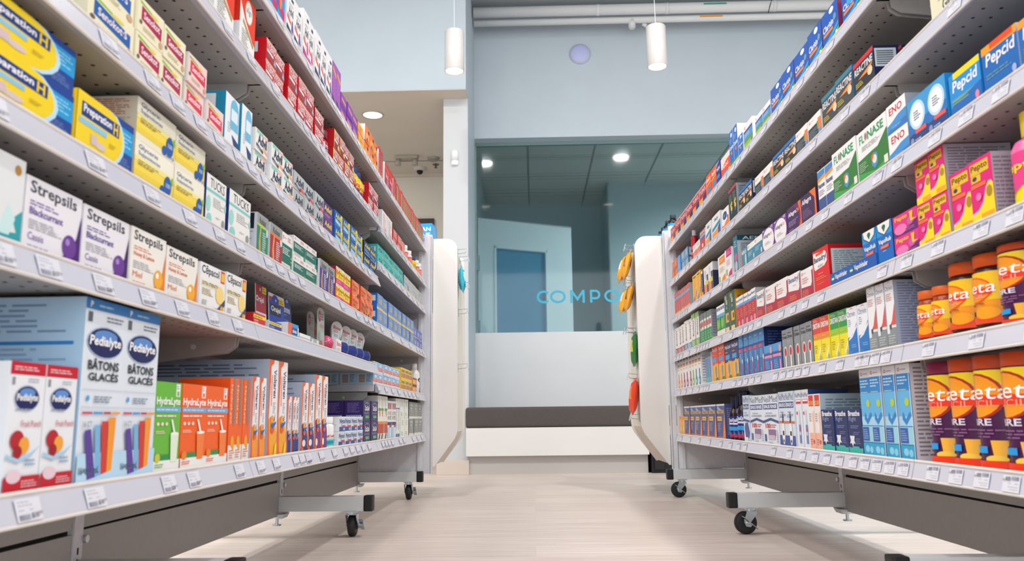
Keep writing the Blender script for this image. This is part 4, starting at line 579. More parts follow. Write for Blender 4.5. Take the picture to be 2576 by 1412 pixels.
 ('R','3','yellow_fx',3.2859,0.0875,2,0.1183,1,0.06,1),
 ('R','3','navy_thin',3.2468,0.0312,1,0.1063,1,0.05,1),
 ('R','3','white_strip',3.071,0.084,2,0.1115,1,0.08,1),
 ('R','3','white_orange',2.8698,0.107,1,0.103,1,0.05,1),
 ('R','3','white_magenta',2.77,0.0937,1,0.1065,1,0.05,1),
 ('R','3','aerius',2.6875,0.0545,1,0.1269,1,0.14,1),
 ('R','3','aerius_w',2.5748,0.0758,1,0.0652,1,0.05,1),
 ('R','3','store_teal',2.3919,0.089,2,0.0652,1,0.05,1),
 ('R','3','allegra_w',2.1572,0.1152,2,0.0686,1,0.05,1),
 ('R','3','allegra_o',2.0386,0.1151,1,0.0739,1,0.05,1),
 ('R','3','allegra_p',1.9209,0.1115,1,0.0734,1,0.05,1),
 ('R','3','nasonex',1.8107,0.0496,2,0.1043,1,0.05,1),
 ('R','3','flonase',1.6708,0.1374,1,0.1132,1,0.06,1),
 ('R','3','flonase',1.5215,0.1472,1,0.1106,1,0.07,1),
 ('R','3','eno',1.436,0.0819,1,0.0558,2,0.09,1),
 ('R','3','gasx',1.2927,0.0693,2,0.0869,1,0.06,1),
 ('R','3','pepcid_l',1.193,0.0945,1,0.0745,1,0.06,1),
 ('R','3','pepcid_d',1.0983,0.0913,1,0.0768,1,0.06,1),
 ('R','3','pepcid_d',0.996,0.0967,1,0.0712,1,0.06,1),
 ('R','4','cold_orange',3.8032,0.0843,2,0.044,2,0.05,1),
 ('R','4','cold_blue',3.7086,0.0838,1,0.0843,1,0.05,1),
 ('R','4','cold_blue2',3.5325,0.0829,2,0.0432,2,0.05,1),
 ('R','4','@spray',3.4416,0.0449,1,0.1402,1,0.03,1),
 ('R','4','store_pink',3.2728,0.08,2,0.0628,1,0.05,1),
 ('R','4','gaviscon_r',3.1639,0.1009,1,0.0836,1,0.05,1),
 ('R','4','hyland',3.0548,0.0941,1,0.0875,1,0.05,1),
 ('R','4','hyland',2.9074,0.1334,1,0.0884,1,0.07,1),
 ('R','4','oval_blue',2.7732,0.1026,1,0.0723,1,0.05,1),
 ('R','4','react_t',2.6505,0.0585,2,0.1161,1,0.13,1),
 ('R','4','react',2.4615,0.0839,2,0.0734,1,0.06,1),
 ('R','4','store_black',2.2532,0.0927,2,0.065,1,0.05,1),
 ('R','4','react',2.0402,0.1046,2,0.0688,1,0.06,1),
 ('R','4','store_black',1.8546,0.0896,2,0.063,1,0.05,1),
 ('R','4','react_g',1.6521,0.0986,2,0.0829,1,0.05,1),
 ('R','4','react_r',1.5447,0.1031,1,0.0745,1,0.05,3),
 ('R','4','green_cream',1.1913,0.1286,1,0.1,1,0.06,1),
 ('R','5','tyl_cold',3.1053,0.1464,6,0.0783,1,0.05,1),
 ('R','5','dayq',2.9297,0.0841,2,0.0903,1,0.05,1),
 ('R','5','nightq',2.8584,0.0647,1,0.087,1,0.05,1),
 ('R','5','dayq_big',2.7196,0.1325,1,0.079,1,0.05,1),
 ('R','5','clar_thin',2.6036,0.0551,2,0.1289,1,0.1,1),
 ('R','5','clar_thin',2.5314,0.0616,1,0.0726,1,0.05,1),
 ('R','5','store_sky',2.4254,0.101,1,0.0857,1,0.05,1),
 ('R','5','store_sky',2.233,0.078,2,0.0633,1,0.05,1),
 ('R','5','clar',1.9091,0.1067,3,0.0827,1,0.05,1),
 ('R','5','clar',1.8084,0.0977,1,0.0886,1,0.05,1),
 ('R','5','clar',1.703,0.1002,1,0.0862,1,0.05,1),
 ('R','5','clar_r',1.4855,0.1005,2,0.0777,1,0.05,1),
]
# ---------------------------------------------------------------- room shell
M_WALLBLUE = noisy('pale_blue_wall', 'bac7d0', 'becbd4', 3, .6)  # upper walls and reveal coloured bluer than the wall below the window
M_WALLWHITE = noisy('white_wall_paint', 'd6dbde', 'dadee1', 3, .6)
M_BEIGE = noisy('warm_white_wall_paint', 'd9d3c6', 'dcd6ca', 3, .6)
M_SOFFIT = noisy('soffit_paint', 'cfc6ba', 'd3cabf', 3, .7)
M_CABINET = mat('dedddb', .35)
M_BASE = mat('cfc3ba', .5)
def room(name, boxes, m, label=None):
    mb = MB()
    for b in boxes: mb.box(*b, m)
    return structure(mb.obj(name), label)
WY, WG = 6.35, 6.47
FL = MB(); FL.box(-4.5, -3.4, -.05, 4.5, 9.2, 0, floor_material()); structure(FL.obj('floor'))
room('ceiling', [(-4.5, -3.4, 4.02, 4.5, 6.4, 4.1)], mat('b4b4b4', .8))
room('wall_back', [(-.455, WY, 0, 4.5, WG+.03, 1.03)], M_WALLWHITE, 'white wall below the tinted window')
room('wall_upper', [(-.455, WY, 2.612, 4.5, WG+.03, 4.02)], M_WALLBLUE, 'pale blue wall above the tinted window')
room('wall_right', [(4.4, -3.4, 0, 4.5, WY, 4.02)], M_WALLWHITE)
room('wall_left', [(-4.5, -3.4, 0, -4.4, 7.6, 4.02)], M_WALLWHITE)
room('wall_bulkhead', [(-4.4, 5.5, 2.684, -.4435, 5.62, 4.02), (-.56, 5.62, 2.684, -.4435, WG, 4.02)], M_WALLBLUE, 'pale blue bulkhead above the passage')
room('wall_pillar', [(-.621, 5.67, 0, -.4485, WG, 2.68)], mat('c6cacc', .6), 'narrow white pillar between passage and window')
room('wall_reveal', [(-.4485, 5.672, .1, -.443, WY, 2.683), (-.4432, 5.63, 2.683, -.443, WY, 4.02)], M_WALLBLUE)
room('ceiling_passage', [(-4.4, 5.502, 2.68, -.622, 7.6, 2.74), (-.622, 5.502, 2.68, -.4445, 5.669, 2.74)], M_SOFFIT, 'beige soffit over the passage')
room('wall_passage', [(-4.4, 7.53, 0, -.56, 7.6, 2.68)], M_BEIGE, 'beige wall at the end of the passage')
mb = MB(); mb.box(-.662, 5.645, 0, -.441, 5.67, .098, M_BASE); mb.box(-.662, 5.67, 0, -.621, 6.4, .098, M_BASE); structure(mb.obj('baseboard_left', bevel=.003))
# access hatch trim in the soffit
mb = MB()
for a in ((-2.1, 7.10, -.66, 7.108), (-.70, 6.62, -.694, 7.1)): mb.box(a[0], a[1], 2.674, a[2], a[3], 2.68, mat('9a958c', .6))
structure(mb.obj('trim_1'), 'thin seam lines of the soffit hatch')
mb = MB(); mb.box(-4.4, 7.5, 2.655, -.56, 7.53, 2.68, M_SOFFIT); structure(mb.obj('trim_2'))
# window
gl = MB(); gl.box(-.447, WG-.004, 1.03, 4.4, WG+.004, 2.612, glass_material()); wn = structure(gl.obj('window_1'), 'teal tinted window into the back room')
mb = MB(); tf = mat('7f9a9a', .4); mb.box(-.4475, WG-.012, 2.585, 4.4, WG+.02, 2.612, tf); mb.box(-.4475, WG-.012, 1.03, -.436, WG+.02, 2.585, tf); mb.obj('window_frame', wn)
M_LET = mat('45b2d2', .5); YL = WG-.0065; HL, TL = .104, .0185
mb = MB(); LAY = [0]
def stroke(pts, closed=False):
    LAY[0] += .0004; YL = WG-.0065-LAY[0]
    P_ = [Vector((p[0], p[1])) for p in pts]; n = len(P_); A = []; B = []
    for i in range(n):
        a = P_[i-1] if (i or closed) else P_[i]; b = P_[(i+1) % n] if (i < n-1 or closed) else P_[i]
        d1 = (P_[i]-a).normalized() if (P_[i]-a).length else (b-P_[i]).normalized(); d2 = (b-P_[i]).normalized() if (b-P_[i]).length else d1
        n1 = Vector((-d1.y, d1.x)); n2 = Vector((-d2.y, d2.x)); nn = (n1+n2).normalized(); k = TL/2/max(.45, nn.dot(n1)); A.append(P_[i]+nn*k); B.append(P_[i]-nn*k)
    for i in range(n if closed else n-1):
        j = (i+1) % n; mb.face([(p.x, YL, p.y) for p in (A[i], A[j], B[j], B[i])], M_LET)
def ring(cx, a0, a1, closed=False, rx=.0475):
    r = HL/2-TL/2; k = 40; stroke([(cx+(rx-TL/2+.003)*math.cos(a0+(a1-a0)*i/k)*1.0, LZ+HL/2+r*math.sin(a0+(a1-a0)*i/k)) for i in range(k if closed else k+1)], closed)
LZ = 1.270; X_ = lambda u: (u-1337.5)/2060*WG*1.0
ring(X_(1369), math.radians(48), math.radians(312), rx=.056); ring(X_(1404), 0, 2*PI, True, rx=.060)
a, b = X_(1438), X_(1469); z0, z1 = LZ, LZ+HL
stroke([(a, z0), (a, z1)]); stroke([(b, z0), (b, z1)]); stroke([(a, z1-.004), ((a+b)/2, z0+.03), (b, z1-.004)])
a = X_(1488); stroke([(a, z0), (a, z1)]); r = .030; stroke([(a, z1-TL/2)]+[(a+.035+r*math.cos(PI/2-PI*i/16), z1-TL/2-r+r*math.sin(PI/2-PI*i/16)) for i in range(17)]+[(a, z1-TL/2-2*r)])
ring(X_(1541), 0, 2*PI, True, rx=.060)
a, b = X_(1573), X_(1600); r = (b-a)/2; stroke([(a, z1)]+[(a+r-r*math.cos(PI*i/16), z0+TL/2+r-r*math.sin(PI*i/16)) for i in range(17)]+[(b, z1)])
lt = mb.obj('lettering', wn); lt['label'] = 'turquoise capital letters on the glass'
# back room behind the glass
M_BR = mat('b9c8ca', .7)
room('wall_2', [(-.7, 9.0, 0, 4.5, 9.1, 2.9), (-.62, 6.5, 0, -.5, 9.0, 2.9), (.80, 8.2, 0, 4.5, 9.0, 2.76)], M_BR, 'pale teal walls of the back room')
M_TILE = mat('c4c6c0', .8); mb = MB(); mb.box(-.6, 6.5, 2.76, 4.5, 9.05, 2.82, M_TILE)
gm = mat('8a9090', .8)
for i in range(5): mb.box(-.6, 6.72+i*.6, 2.756, 4.5, 6.735+i*.6, 2.76, gm)
for i in range(9): mb.box(-.02+i*.6, 6.5, 2.756, -.005+i*.6, 9, 2.76, gm)
structure(mb.obj('ceiling_2'), 'grey tiled ceiling of the back room')
def back_room_fill(x, y, label):  # fittings added out of sight behind the right rack to brighten the back room
    o = empty('downlight', (x, y, 2.75), label, 'light', 'downlights in the back room')
    mb = MB(); mb.cyl((0, 0, -.008), .09, .014, mat('d8dcdc', .5), 'z', 28); mb.obj('lamp_trim', o)
    mb = MB(); mb.cyl((0, 0, -.012), .068, .006, mat('fff6e4', .5, emit=9), 'z', 28); mb.obj('lamp_lens', o)
    l = bpy.data.lights.new('back_fill_spot', 'SPOT'); l.energy = 200; l.spot_size = 2.95; l.spot_blend = .6; l.color = (.9, .97, 1); l.shadow_soft_size = .06
    lo = bpy.data.objects.new('back_fill_spot', l); COL.objects.link(lo); lo.parent = o; lo.location = (0, 0, -.03)
back_room_fill(2.1, 7.0, 'round downlight in the back room, nearer the window')
back_room_fill(3.0, 7.6, 'round downlight in the back room, beyond the right rack')
# open door of the back room
dr = empty('door_1', (-.456, 6.8, 0), 'white door with glass pane standing open behind the window', 'door', None, math.atan2(.435, .816)); dr['kind'] = 'structure'
DM = mat('f4fafa', .4); mb = MB()
for b in ((0, -.02, .01, .16, .02, 2.06), (.66, -.02, .01, .92, .02, 2.06), (.16, -.02, 1.82, .66, .02, 2.06), (.16, -.02, .01, .66, .02, .25)): mb.box(*b, DM)
mb.obj('door_leaf', dr)
mb = MB()
for b in ((.15, -.026, .24, .17, .026, 1.83), (.65, -.026, .24, .67, .026, 1.83), (.15, -.026, 1.81, .67, .026, 1.83), (.15, -.026, .24, .67, .026, .26)): mb.box(*b, DM)
mb.obj('glazing_bead', dr)
mb = MB(); mb.box(.17, -.004, .26, .65, .004, 1.81, mat('5f9cbc', .06, spec=.9)); pn = mb.obj('door_pane', dr); pn['label'] = 'dark blue glass pane'
mb = MB()
for z in (1.05, 1.60): mb.box(-.016, -.03, z, .012, -.018, z+.13, M_ZINC)
mb.obj('hinge', dr)
# ---------------------------------------------------------------- ceiling services
PW = mat('dcdedf', .55)
o = empty('insulated_pipe', (.0, 6.12, 3.62), 'thick white pipe along the top of the wall, the upper one', 'pipe', 'white pipes under the ceiling')
mb = MB(); mb.tube([(-.43, 0, -.035), (4.3, 0, -.035)], .042, PW, 24); mb.obj('pipe_body', o, True)
for x in (.55, 1.1, 1.95, 2.6):
    mb = MB(); mb.tube([(x, 0, -.035), (x+.03, 0, -.035)], .0445, PW, 24); mb.obj('pipe_joint', o, True)
mb = MB(); mb.prism([(1.40+.0, -.02), (1.58, -.02), (1.58, -.032), (1.40, -.032)], -.046, -.043, mat('3f9a88', .5)); mb.obj('pipe_label', o)['label'] = 'small green pipe label'
mb = MB(); mb.tube([(1.95, -.02, .02), (1.92, -.05, -.05), (1.90, -.05, -.12)], .003, M_BLACK, 6); mb.obj('cable', o)['label'] = 'black cable end'
o = empty('insulated_pipe', (.0, 6.17, 3.53), 'thinner white pipe just below the thick one on the wall', 'pipe', 'white pipes under the ceiling')
mb = MB(); mb.tube([(-.43, 0, -.012), (4.3, 0, -.012)], .026, PW, 20); mb.obj('pipe_body', o, True)
mb = MB(); mb.cyl((.84, 0, -.075), .028, .06, PW, 'z', 20); mb.cyl((.84, 0, -.085), .022, .02, PW, 'z', 20); mb.obj('pipe_stub', o, True)
mb = MB(); mb.tube([(.93, .03, -.03), (.96, .03, -.05)], .016, PW, 12); mb.obj('pipe_stub', o, True)
mb = MB(); mb.prism([(1.38, -.002), (1.56, -.002), (1.56, -.014), (1.38, -.014)], -.0295, -.0265, mat('e8962e', .5)); mb.obj('pipe_label', o)['label'] = 'small orange pipe label'
mb = MB(); mb.box(-.44, 5.95, 3.66, 4.4, 6.35, 3.9, mat('9da3a6', .7)); d = mb.obj('ceiling_duct'); thing(d, 'grey duct running above the white pipes', 'duct')
def pendant(x, label, top=4.02):
    y = 4.8; o = empty('pendant_lamp', (x, y, 2.505), label, 'lamp', 'white cylinder pendant lamps')
    C_ = mat('cfcdcb', .35); r = .061
    mb = MB(); n = 40
    mb.lathe([(r-.006, .012), (r-.006, .001), (r-.003, 0), (r, .003), (r, .262), (r-.004, .266), (.004, .267)], C_, n=n); mb.obj('lamp_body', o, True)
    mb = MB(); mb.cyl((0, 0, .010), r-.0065, .004, mat('fff3df', .5, emit=9), 'z', n); mb.obj('lamp_lens', o)
    mb = MB(); mb.tube([(0, 0, .266), (-.002, 0, .5), (-.006, 0, .68), (-.004, 0, top-2.505)], .0022, mat('d8dadc', .4), 6); mb.cyl((0, 0, .266), .004, .012, M_ZINC, 'z', 10); mb.obj('lamp_cord', o)
    mb = MB(); mb.cyl((0, 0, top-2.505-.03), .06, .03, C_, 'z', 28); mb.obj('ceiling_rose', o)
    l = bpy.data.lights.new('pendant_light', 'SPOT'); l.energy = 10; l.spot_size = 1.7; l.spot_blend = .8; l.color = (1, .93, .85); l.shadow_soft_size = .05
    lo = bpy.data.objects.new('pendant_light', l); COL.objects.link(lo); lo.parent = o; lo.location = (0, 0, -.02)
pendant(-.458, 'white cylinder pendant lamp by the edge of the bulkhead', 4.02)
pendant(.80, 'white cylinder pendant lamp beside the wall mounted disc')
o = empty('wireless_access_point', (.429, 6.35, 3.318), 'round white wall disc with glowing blue ring', 'device')
mb = MB(); r = .088; prof = [(r, 0), (r, .006), (r*.93, .017), (r*.7, .026), (r*.4, .031), (.001, .033)]; n = 40
vs = [(q*math.cos(2*PI*i/n), -z, q*math.sin(2*PI*i/n)) for q, z in prof for i in range(n)]
mb.raw(vs, [(k*n+i, (k+1)*n+i, (k+1)*n+(i+1) % n, k*n+(i+1) % n) for k in range(len(prof)-1) for i in range(n)], mat('b9bfdd', .4)); mb.obj('housing', o, True)
mb = MB(); vs = []; fs = []
for i in range(n): t = 2*PI*i/n; vs += [(.036*math.cos(t), -.0325, .036*math.sin(t)), (.0385*math.cos(t), -.0318, .0385*math.sin(t))]
mb.raw(vs, [(2*i, 2*i+1, (2*i+3) % (2*n), (2*i+2) % (2*n)) for i in range(n)], mat('6f7cf2', .4, emit=1.2)); mb.obj('light_ring', o)
o = empty('motion_sensor', (-.538, 5.668, 2.172), 'white rounded motion sensor on the narrow pillar', 'sensor')
mb = MB(); mb.lathe([(.024, 0), (.028, .006), (.029, .036)], mat('e9ecec', .35), (0, 0, 0), 24, .9); mb.obj('sensor_lens', o, True)
mb = MB(); mb.lathe([(.0275, .037), (.0275, .09), (.0255, .108), (.018, .115)], mat('e3e6e6', .35), (0, 0, 0), 24, .9); mb.box(-.02, 0, .01, .02, .004, .1, mat('e3e6e6', .35)); mb.obj('sensor_housing', o, True)
# passage ceiling fittings
def dlight(x, y, r, label):
    o = empty('downlight', (x, y, 2.68), label, 'light'); mb = MB()
    n = 36; vs = []
    for q, z in ((r*1.22, -.001), (r*1.2, -.006), (r, -.006), (r*.98, .0)): vs += [(q*math.cos(2*PI*i/n), q*math.sin(2*PI*i/n), z) for i in range(n)]
    mb.raw(vs, [(k*n+i, k*n+(i+1) % n, (k+1)*n+(i+1) % n, (k+1)*n+i) for k in range(3) for i in range(n)], mat('b8b0a4', .4)); mb.obj('lamp_trim', o)
    mb = MB(); mb.cyl((0, 0, -.004), r, .003, mat('fff4e6', .5, emit=3.2), 'z', n); mb.obj('lamp_lens', o)
dlight(-1.195, 5.95, .072, 'round recessed downlight in the beige soffit')
SC = 2.301
def at_soffit(u, v):
    return u, v
o = empty('smoke_detector', (-.86, 7.03, 2.68), 'flat round grey detector on the beige soffit', 'detector'); mb = MB(); mb.cyl((0, 0, -.02), .05, .02, mat('a09a92', .6), 'z', 28, .055); mb.obj('detector_body', o); mb = MB(); mb.cyl((0, 0, -.03), .035, .011, mat('98938a', .6), 'z', 24); mb.obj('detector_cover', o)
o = empty('security_camera', (-1.02, 7.32, 2.68), 'dome camera with black eye on the beige soffit', 'camera'); mb = MB(); mb.cyl((0, 0, -.03), .05, .03, mat('cfc8bf', .5), 'z', 28, .06); mb.obj('camera_base', o)
mb = MB(); mb.lathe([(.03, -.03), (.028, -.045), (.018, -.058), (.004, -.064)], mat('141413', .2)); mb.obj('camera_dome', o, True)
o = empty('sprinkler_head', (-.86, 7.22, 2.68), 'small dark sprinkler head under the beige soffit', 'sprinkler'); mb = MB(); mb.cyl((0, 0, -.006), .03, .006, mat('6f675f', .4), 'z', 20); mb.cyl((0, 0, -.03), .007, .026, mat('5a534c', .4), 'z', 12); mb.cyl((0, 0, -.034), .016, .004, mat('5a534c', .4), 'z', 16); mb.obj('sprinkler_body', o)
o = empty('emergency_light', (-1.09, 6.97, 2.68), 'twin headed emergency light on the beige soffit', 'light'); BG_ = mat('aaa396', .6)
mb = MB(); mb.box(-.10, -.04, -.03, .10, .04, 0, BG_); mb.obj('mounting_box', o, bevel=.008)
for sx in (-1, 1):
    mb = MB(); mb.lathe([(.018, 0), (.024, -.03), (.028, -.06), (.02, -.062)], BG_, (sx*.075, -.01, -.025), 18); mb.obj('lamp_head', o, True)
# framed picture in the passage
o = empty('framed_picture', (-.99, 7.53, 1.55), 'dark framed picture with teal centre on the beige wall', 'picture'); fm = mat('3a2c26', .45)
mb = MB(); a = (-.16, .16, 0, .62)
mb.box(-.18, -.03, .60, .08, -.001, .69, fm); mb.box(-.01, -.03, -.2, .08, -.001, .60, fm); mb.box(-.42, -.03, -.2, -.33, -.001, .69, fm); mb.box(-.42, -.03, .60, -.18, -.001, .69, fm); mb.box(-.33, -.03, -.2, -.01, -.001, -.11, fm); mb.obj('frame', o)
mb = MB(); mb.box(-.33, -.015, -.11, -.01, -.001, .60, mat('6fb3b8', .5)); mb.obj('canvas', o)
# ---------------------------------------------------------------- bench
o = empty('bench', (.16, 5.95, 0), 'white built in bench with grey plinth under the window', 'bench')
bx0, bx1 = -.60-.0175+.002, .771-.16
bx0 = -.4465-.16
mb = MB(); mb.box(bx0-.012, -.33, .122, bx1, .398, .309, M_CABINET); mb.obj('bench_box', o, bevel=.0015)
mb = MB(); mb.box(bx0, -.285, 0, bx1-.005, .39, .121, mat('b7b4b0', .5)); mb.obj('plinth', o)
FAB = noisy('charcoal_felt', '484341', '5a5452', 420, .95, (1, 1, 1), .5)
mb = MB(); mb.box(-.463, 5.63, .31, .99, 6.34, .448, FAB); cu = mb.obj('seat_cushion', bevel=0)
bm = bmesh.new(); bm.from_mesh(cu.data); bmesh.ops.bevel(bm, geom=bm.edges[:], offset=.022, segments=4, profile=.6, affect='EDGES'); bm.to_mesh(cu.data); bm.free()
for p in cu.data.polygons: p.use_smooth = True
cu.scale = (1, 1, 1); thing(cu, 'long charcoal grey seat cushion lying on the white bench', 'cushion')
for v in cu.data.vertices: v.co.x = min(v.co.x, .98); v.co.z -= 0
mb = MB(); mb.box(.785, 5.62, 0, 1.25, 6.2, .24, M_BLACK); mb.box(.80, 5.61, .02, .87, 5.62, .2, mat('1a1a1a', .4)); bb = mb.obj('storage_bin', bevel=.004); thing(bb, 'black bin on the floor beside the white bench', 'bin')
# ---------------------------------------------------------------- the racks
CH = .375
ZT = {'L': {'0': -.0677, '1': .1837, '2': .3241, '3': .4804, '4': .6846, '5': .8438, '1b': .1193, '3b': .5354, '4b': .6695},
      'R': {'0': -.0822, '1': .1252, '2': .2873, '3': .4694, '4': .6505, '5': .828}}
FRONT = {'L': -.530, 'R': .6845}
NTH = 'first second third fourth fifth sixth seventh eighth ninth tenth eleventh twelfth thirteenth fourteenth fifteenth sixteenth seventeenth eighteenth'.split()
LEVEL = ['lowest', 'second', 'third', 'fourth', 'fifth', 'top']
CNT = {}
tag_rnd = random.Random(3)
TAGS = []
def tag_mesh(price, flip):
    mb = MB(); w, h = .042, .024
    mb.box(0, -.0006, 0, w, 0, h, mat('dfe0e8', .4))
    els = [L(.08, .62, .8, .92, 2, 'c0c0ce'), L(.08, .42, .4, .56, 1, 'c0c0ce'), L(.5, .44, .75, .54, 1, 'c0c0ce')]
    els += [R(.06+i*.045, .06, .06+i*.045+.025, .3, '84849a') for i in range(9)] + [T(price[:-2], .52, .08, .8, .34, '565668', 1), T(price[-2:], .82, .2, .95, .36, '565668')]
    print_flat(mb, els, lambda a, b, i: ((1-a if flip else a)*w, -.0006-.0001*i, (1-b if flip else b)*h) if flip else (a*w, -.0006-.0001*i, b*h))
    return mb.mesh('price_tag')
for fl in (False, True): TAGS.append([tag_mesh(p, fl) for p in ('$1299', '$1799', '$1499', '$2899', '$1099')])
def build_rack(side):
    sg = -1 if side == 'L' else 1
    s1, s3 = (1.5224, 3.9604) if side == 'L' else (1.514, 3.952)
    BAY = 1.219; Ys = [s1-BAY, s1, s1+BAY, s3]
    xb = -.514 if side == 'L' else .6714; xt = xb + sg*(.0094 if side == 'L' else .0073)
    xs = -.829 if side == 'L' else .985; xm = xs+sg*.022
    cap = -.526 if side == 'L' else .618
    root = empty('shelving_rack', (xm, (Ys[0]+Ys[3])/2, 0), ('long white steel shelving rack on the left of the aisle, on casters' if side == 'L' else 'long white steel shelving rack on the right of the aisle, on casters'), 'shelf', 'wheeled shelving racks lining the aisle')
    O = Vector(root.location)
    def fin(o):
        o.location = -O if o.parent == root else o.location; return o
    zs = ZT[side]
    bays = {0: [0, 1, 2], 2: [0, 1, 2], 5: [0, 1, 2]}
    shelves = []
    for k, z in zs.items():
        if side == 'L':
            bb = {'0': [0, 1, 2], '2': [0, 1, 2], '5': [0, 1, 2], '1': [0, 1], '3': [0, 1], '4': [0, 1]}.get(k, [2])
        else: bb = [0, 1, 2]
        for b in bb: shelves.append((k, z+CH, b))
    parts = {}
    for k, zt, b in shelves:
        y0, y1 = Ys[b]+.0015, Ys[b+1]-.0015; zu = zt-.028; top = zt-.003
        mb = MB()
        mb.box(xt+sg*.004, y0, top-.002, xs, y1, top, M_RACK)                      # tray
        mb.box(xt+sg*.004, y0, zu, xt+sg*.006, y1, top, M_RACK)                     # front fold
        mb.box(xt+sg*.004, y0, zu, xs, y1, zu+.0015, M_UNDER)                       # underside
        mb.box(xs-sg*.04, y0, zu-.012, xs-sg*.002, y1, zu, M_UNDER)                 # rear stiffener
        mb.box(xt+sg*.004, y0, zu, xs, y0+.0015, top-.002, M_RACK); mb.box(xt+sg*.004, y1-.0015, zu, xs, y1, top-.002, M_RACK)
        if zt > .42:
            for row, off in ((0, .034), (1, .062)):
                for i in range(38):
                    yy = y0+.03+i*.0305; xx = xt+sg*off
                    mb.raw([(xx+.0032*math.cos(t*PI/3), yy+.0032*math.sin(t*PI/3), zu-.0003) for t in range(6)], [tuple(range(6))], M_HOLE)
        sh = fin(mb.obj('shelf', root))
        pm = MB(); zb = zt-.033
        pm.prism([(xt, zt-.004), (xb, zb+.003), (xb, zb), (xt+sg*.007, zb+.0045), (xt+sg*.0045, zt-.006)], y0, y1, M_LIP)
        pm.tube([(xt+sg*.001, y0, zt-.0025), (xt+sg*.001, y1, zt-.0025)], .0028, M_BEAD, 8)
        pm.tube([(xb+sg*.001, y0, zb), (xb+sg*.001, y1, zb)], .0024, M_BEAD, 8)
        pm.obj('price_channel', sh)
        if zt > .37:
            for yy in (y0+.004, y1-.007):
                bm_ = MB()
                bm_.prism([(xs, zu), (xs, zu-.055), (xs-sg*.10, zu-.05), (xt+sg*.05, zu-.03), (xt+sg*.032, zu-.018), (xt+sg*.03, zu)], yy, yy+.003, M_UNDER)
                bm_.cyl((xt+sg*.11, yy-.001 if yy < y0+.1 else yy-.001, zu-.018), .005, .005, M_SILVER, 'y', 10)
                bm_.obj('bracket', sh)
        parts[(k, b)] = sh
    # spine: uprights, back panels, lower panels
    for i, y in enumerate(Ys):
        mb = MB(); mb.box(xs, y-.015, .0765, xs+sg*.045, y+.015, 1.235, M_RACK)
        for q in range(3): mb.box(xs-sg*.0006, y-.002, .10+.02*q, xs, y+.002, .112+.02*q, M_HOLE)
        mb.cyl((xs-sg*.006 if sg > 0 else xs-.002, y+.02, .165), .007, .008, M_ZINC, 'x', 12)
        u = fin(mb.obj('upright', root))
        mb = MB(); mb.prism([(xs-sg*.012, .062), (xs-sg*.02, .076), (xs+sg*.065, .076), (xs+sg*.057, .062)], y-.03, y+.03, M_SILVER)
        mb.cyl((xs+sg*.012, y, .042), .005, .021, M_ZINC, 'z', 10); mb.cyl((xs+sg*.012, y, .038), .014, .0045, M_ZINC, 'z', 16)
        mb.obj('levelling_foot', u)
    for b in range(3):
        y0, y1 = Ys[b]+.016, Ys[b+1]-.016; mb = MB()
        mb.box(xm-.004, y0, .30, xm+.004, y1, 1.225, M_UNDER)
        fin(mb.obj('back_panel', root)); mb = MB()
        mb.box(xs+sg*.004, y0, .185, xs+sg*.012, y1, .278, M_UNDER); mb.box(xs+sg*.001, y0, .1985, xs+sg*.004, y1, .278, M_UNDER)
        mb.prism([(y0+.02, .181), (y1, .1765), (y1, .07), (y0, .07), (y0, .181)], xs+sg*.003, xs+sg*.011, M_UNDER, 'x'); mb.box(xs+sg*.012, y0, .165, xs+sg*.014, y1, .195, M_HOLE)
        fin(mb.obj('kick_panel', root))
    # far end panel and corner post
    mb = MB(); y = s3; mb.box(xt+sg*.0005, y+.001, .13, xs, y+.005, 1.235, M_RACK); mb.box(xt+sg*.016, y-.008, .13, xt+sg*.03, y+.001, 1.235, M_RACK)
    fin(mb.obj('end_panel', root))
    # floor rails with caps and casters
    for i, y in enumerate(Ys):
        zlo = .083; zhi = .13 if side == 'L' else .128; far = xs+sg*.045+sg*(abs(xs-cap))
        mb = MB(); mb.box(cap-sg*-.028, y-.018, zlo, far, y+.018, zhi, M_SILVER)
        rl = fin(mb.obj('floor_rail', root, bevel=.0015))
        for cx, dr in ((cap, sg), (far+sg*.028, -sg)):
            mb = MB(); mb.box(cx, y-.0195, zlo-.0015, cx+dr*.03, y+.0195, zhi+.0015, M_BLACK); mb.obj('end_cap', rl, bevel=.005)
        for q, cx in enumerate((cap+sg*.07, far-sg*.045)):
            ang = (PI/2 if side == 'L' else PI) if q == 0 else .6
            if side == 'R' and i == 2 and q == 0: ang = PI+.12
            c = build_caster(root, side == 'R'); c.location = Vector((cx, y, 0))-O; c.rotation_euler = (0, 0, ang)
    return root, parts, O, (xt, xb, sg, Ys)
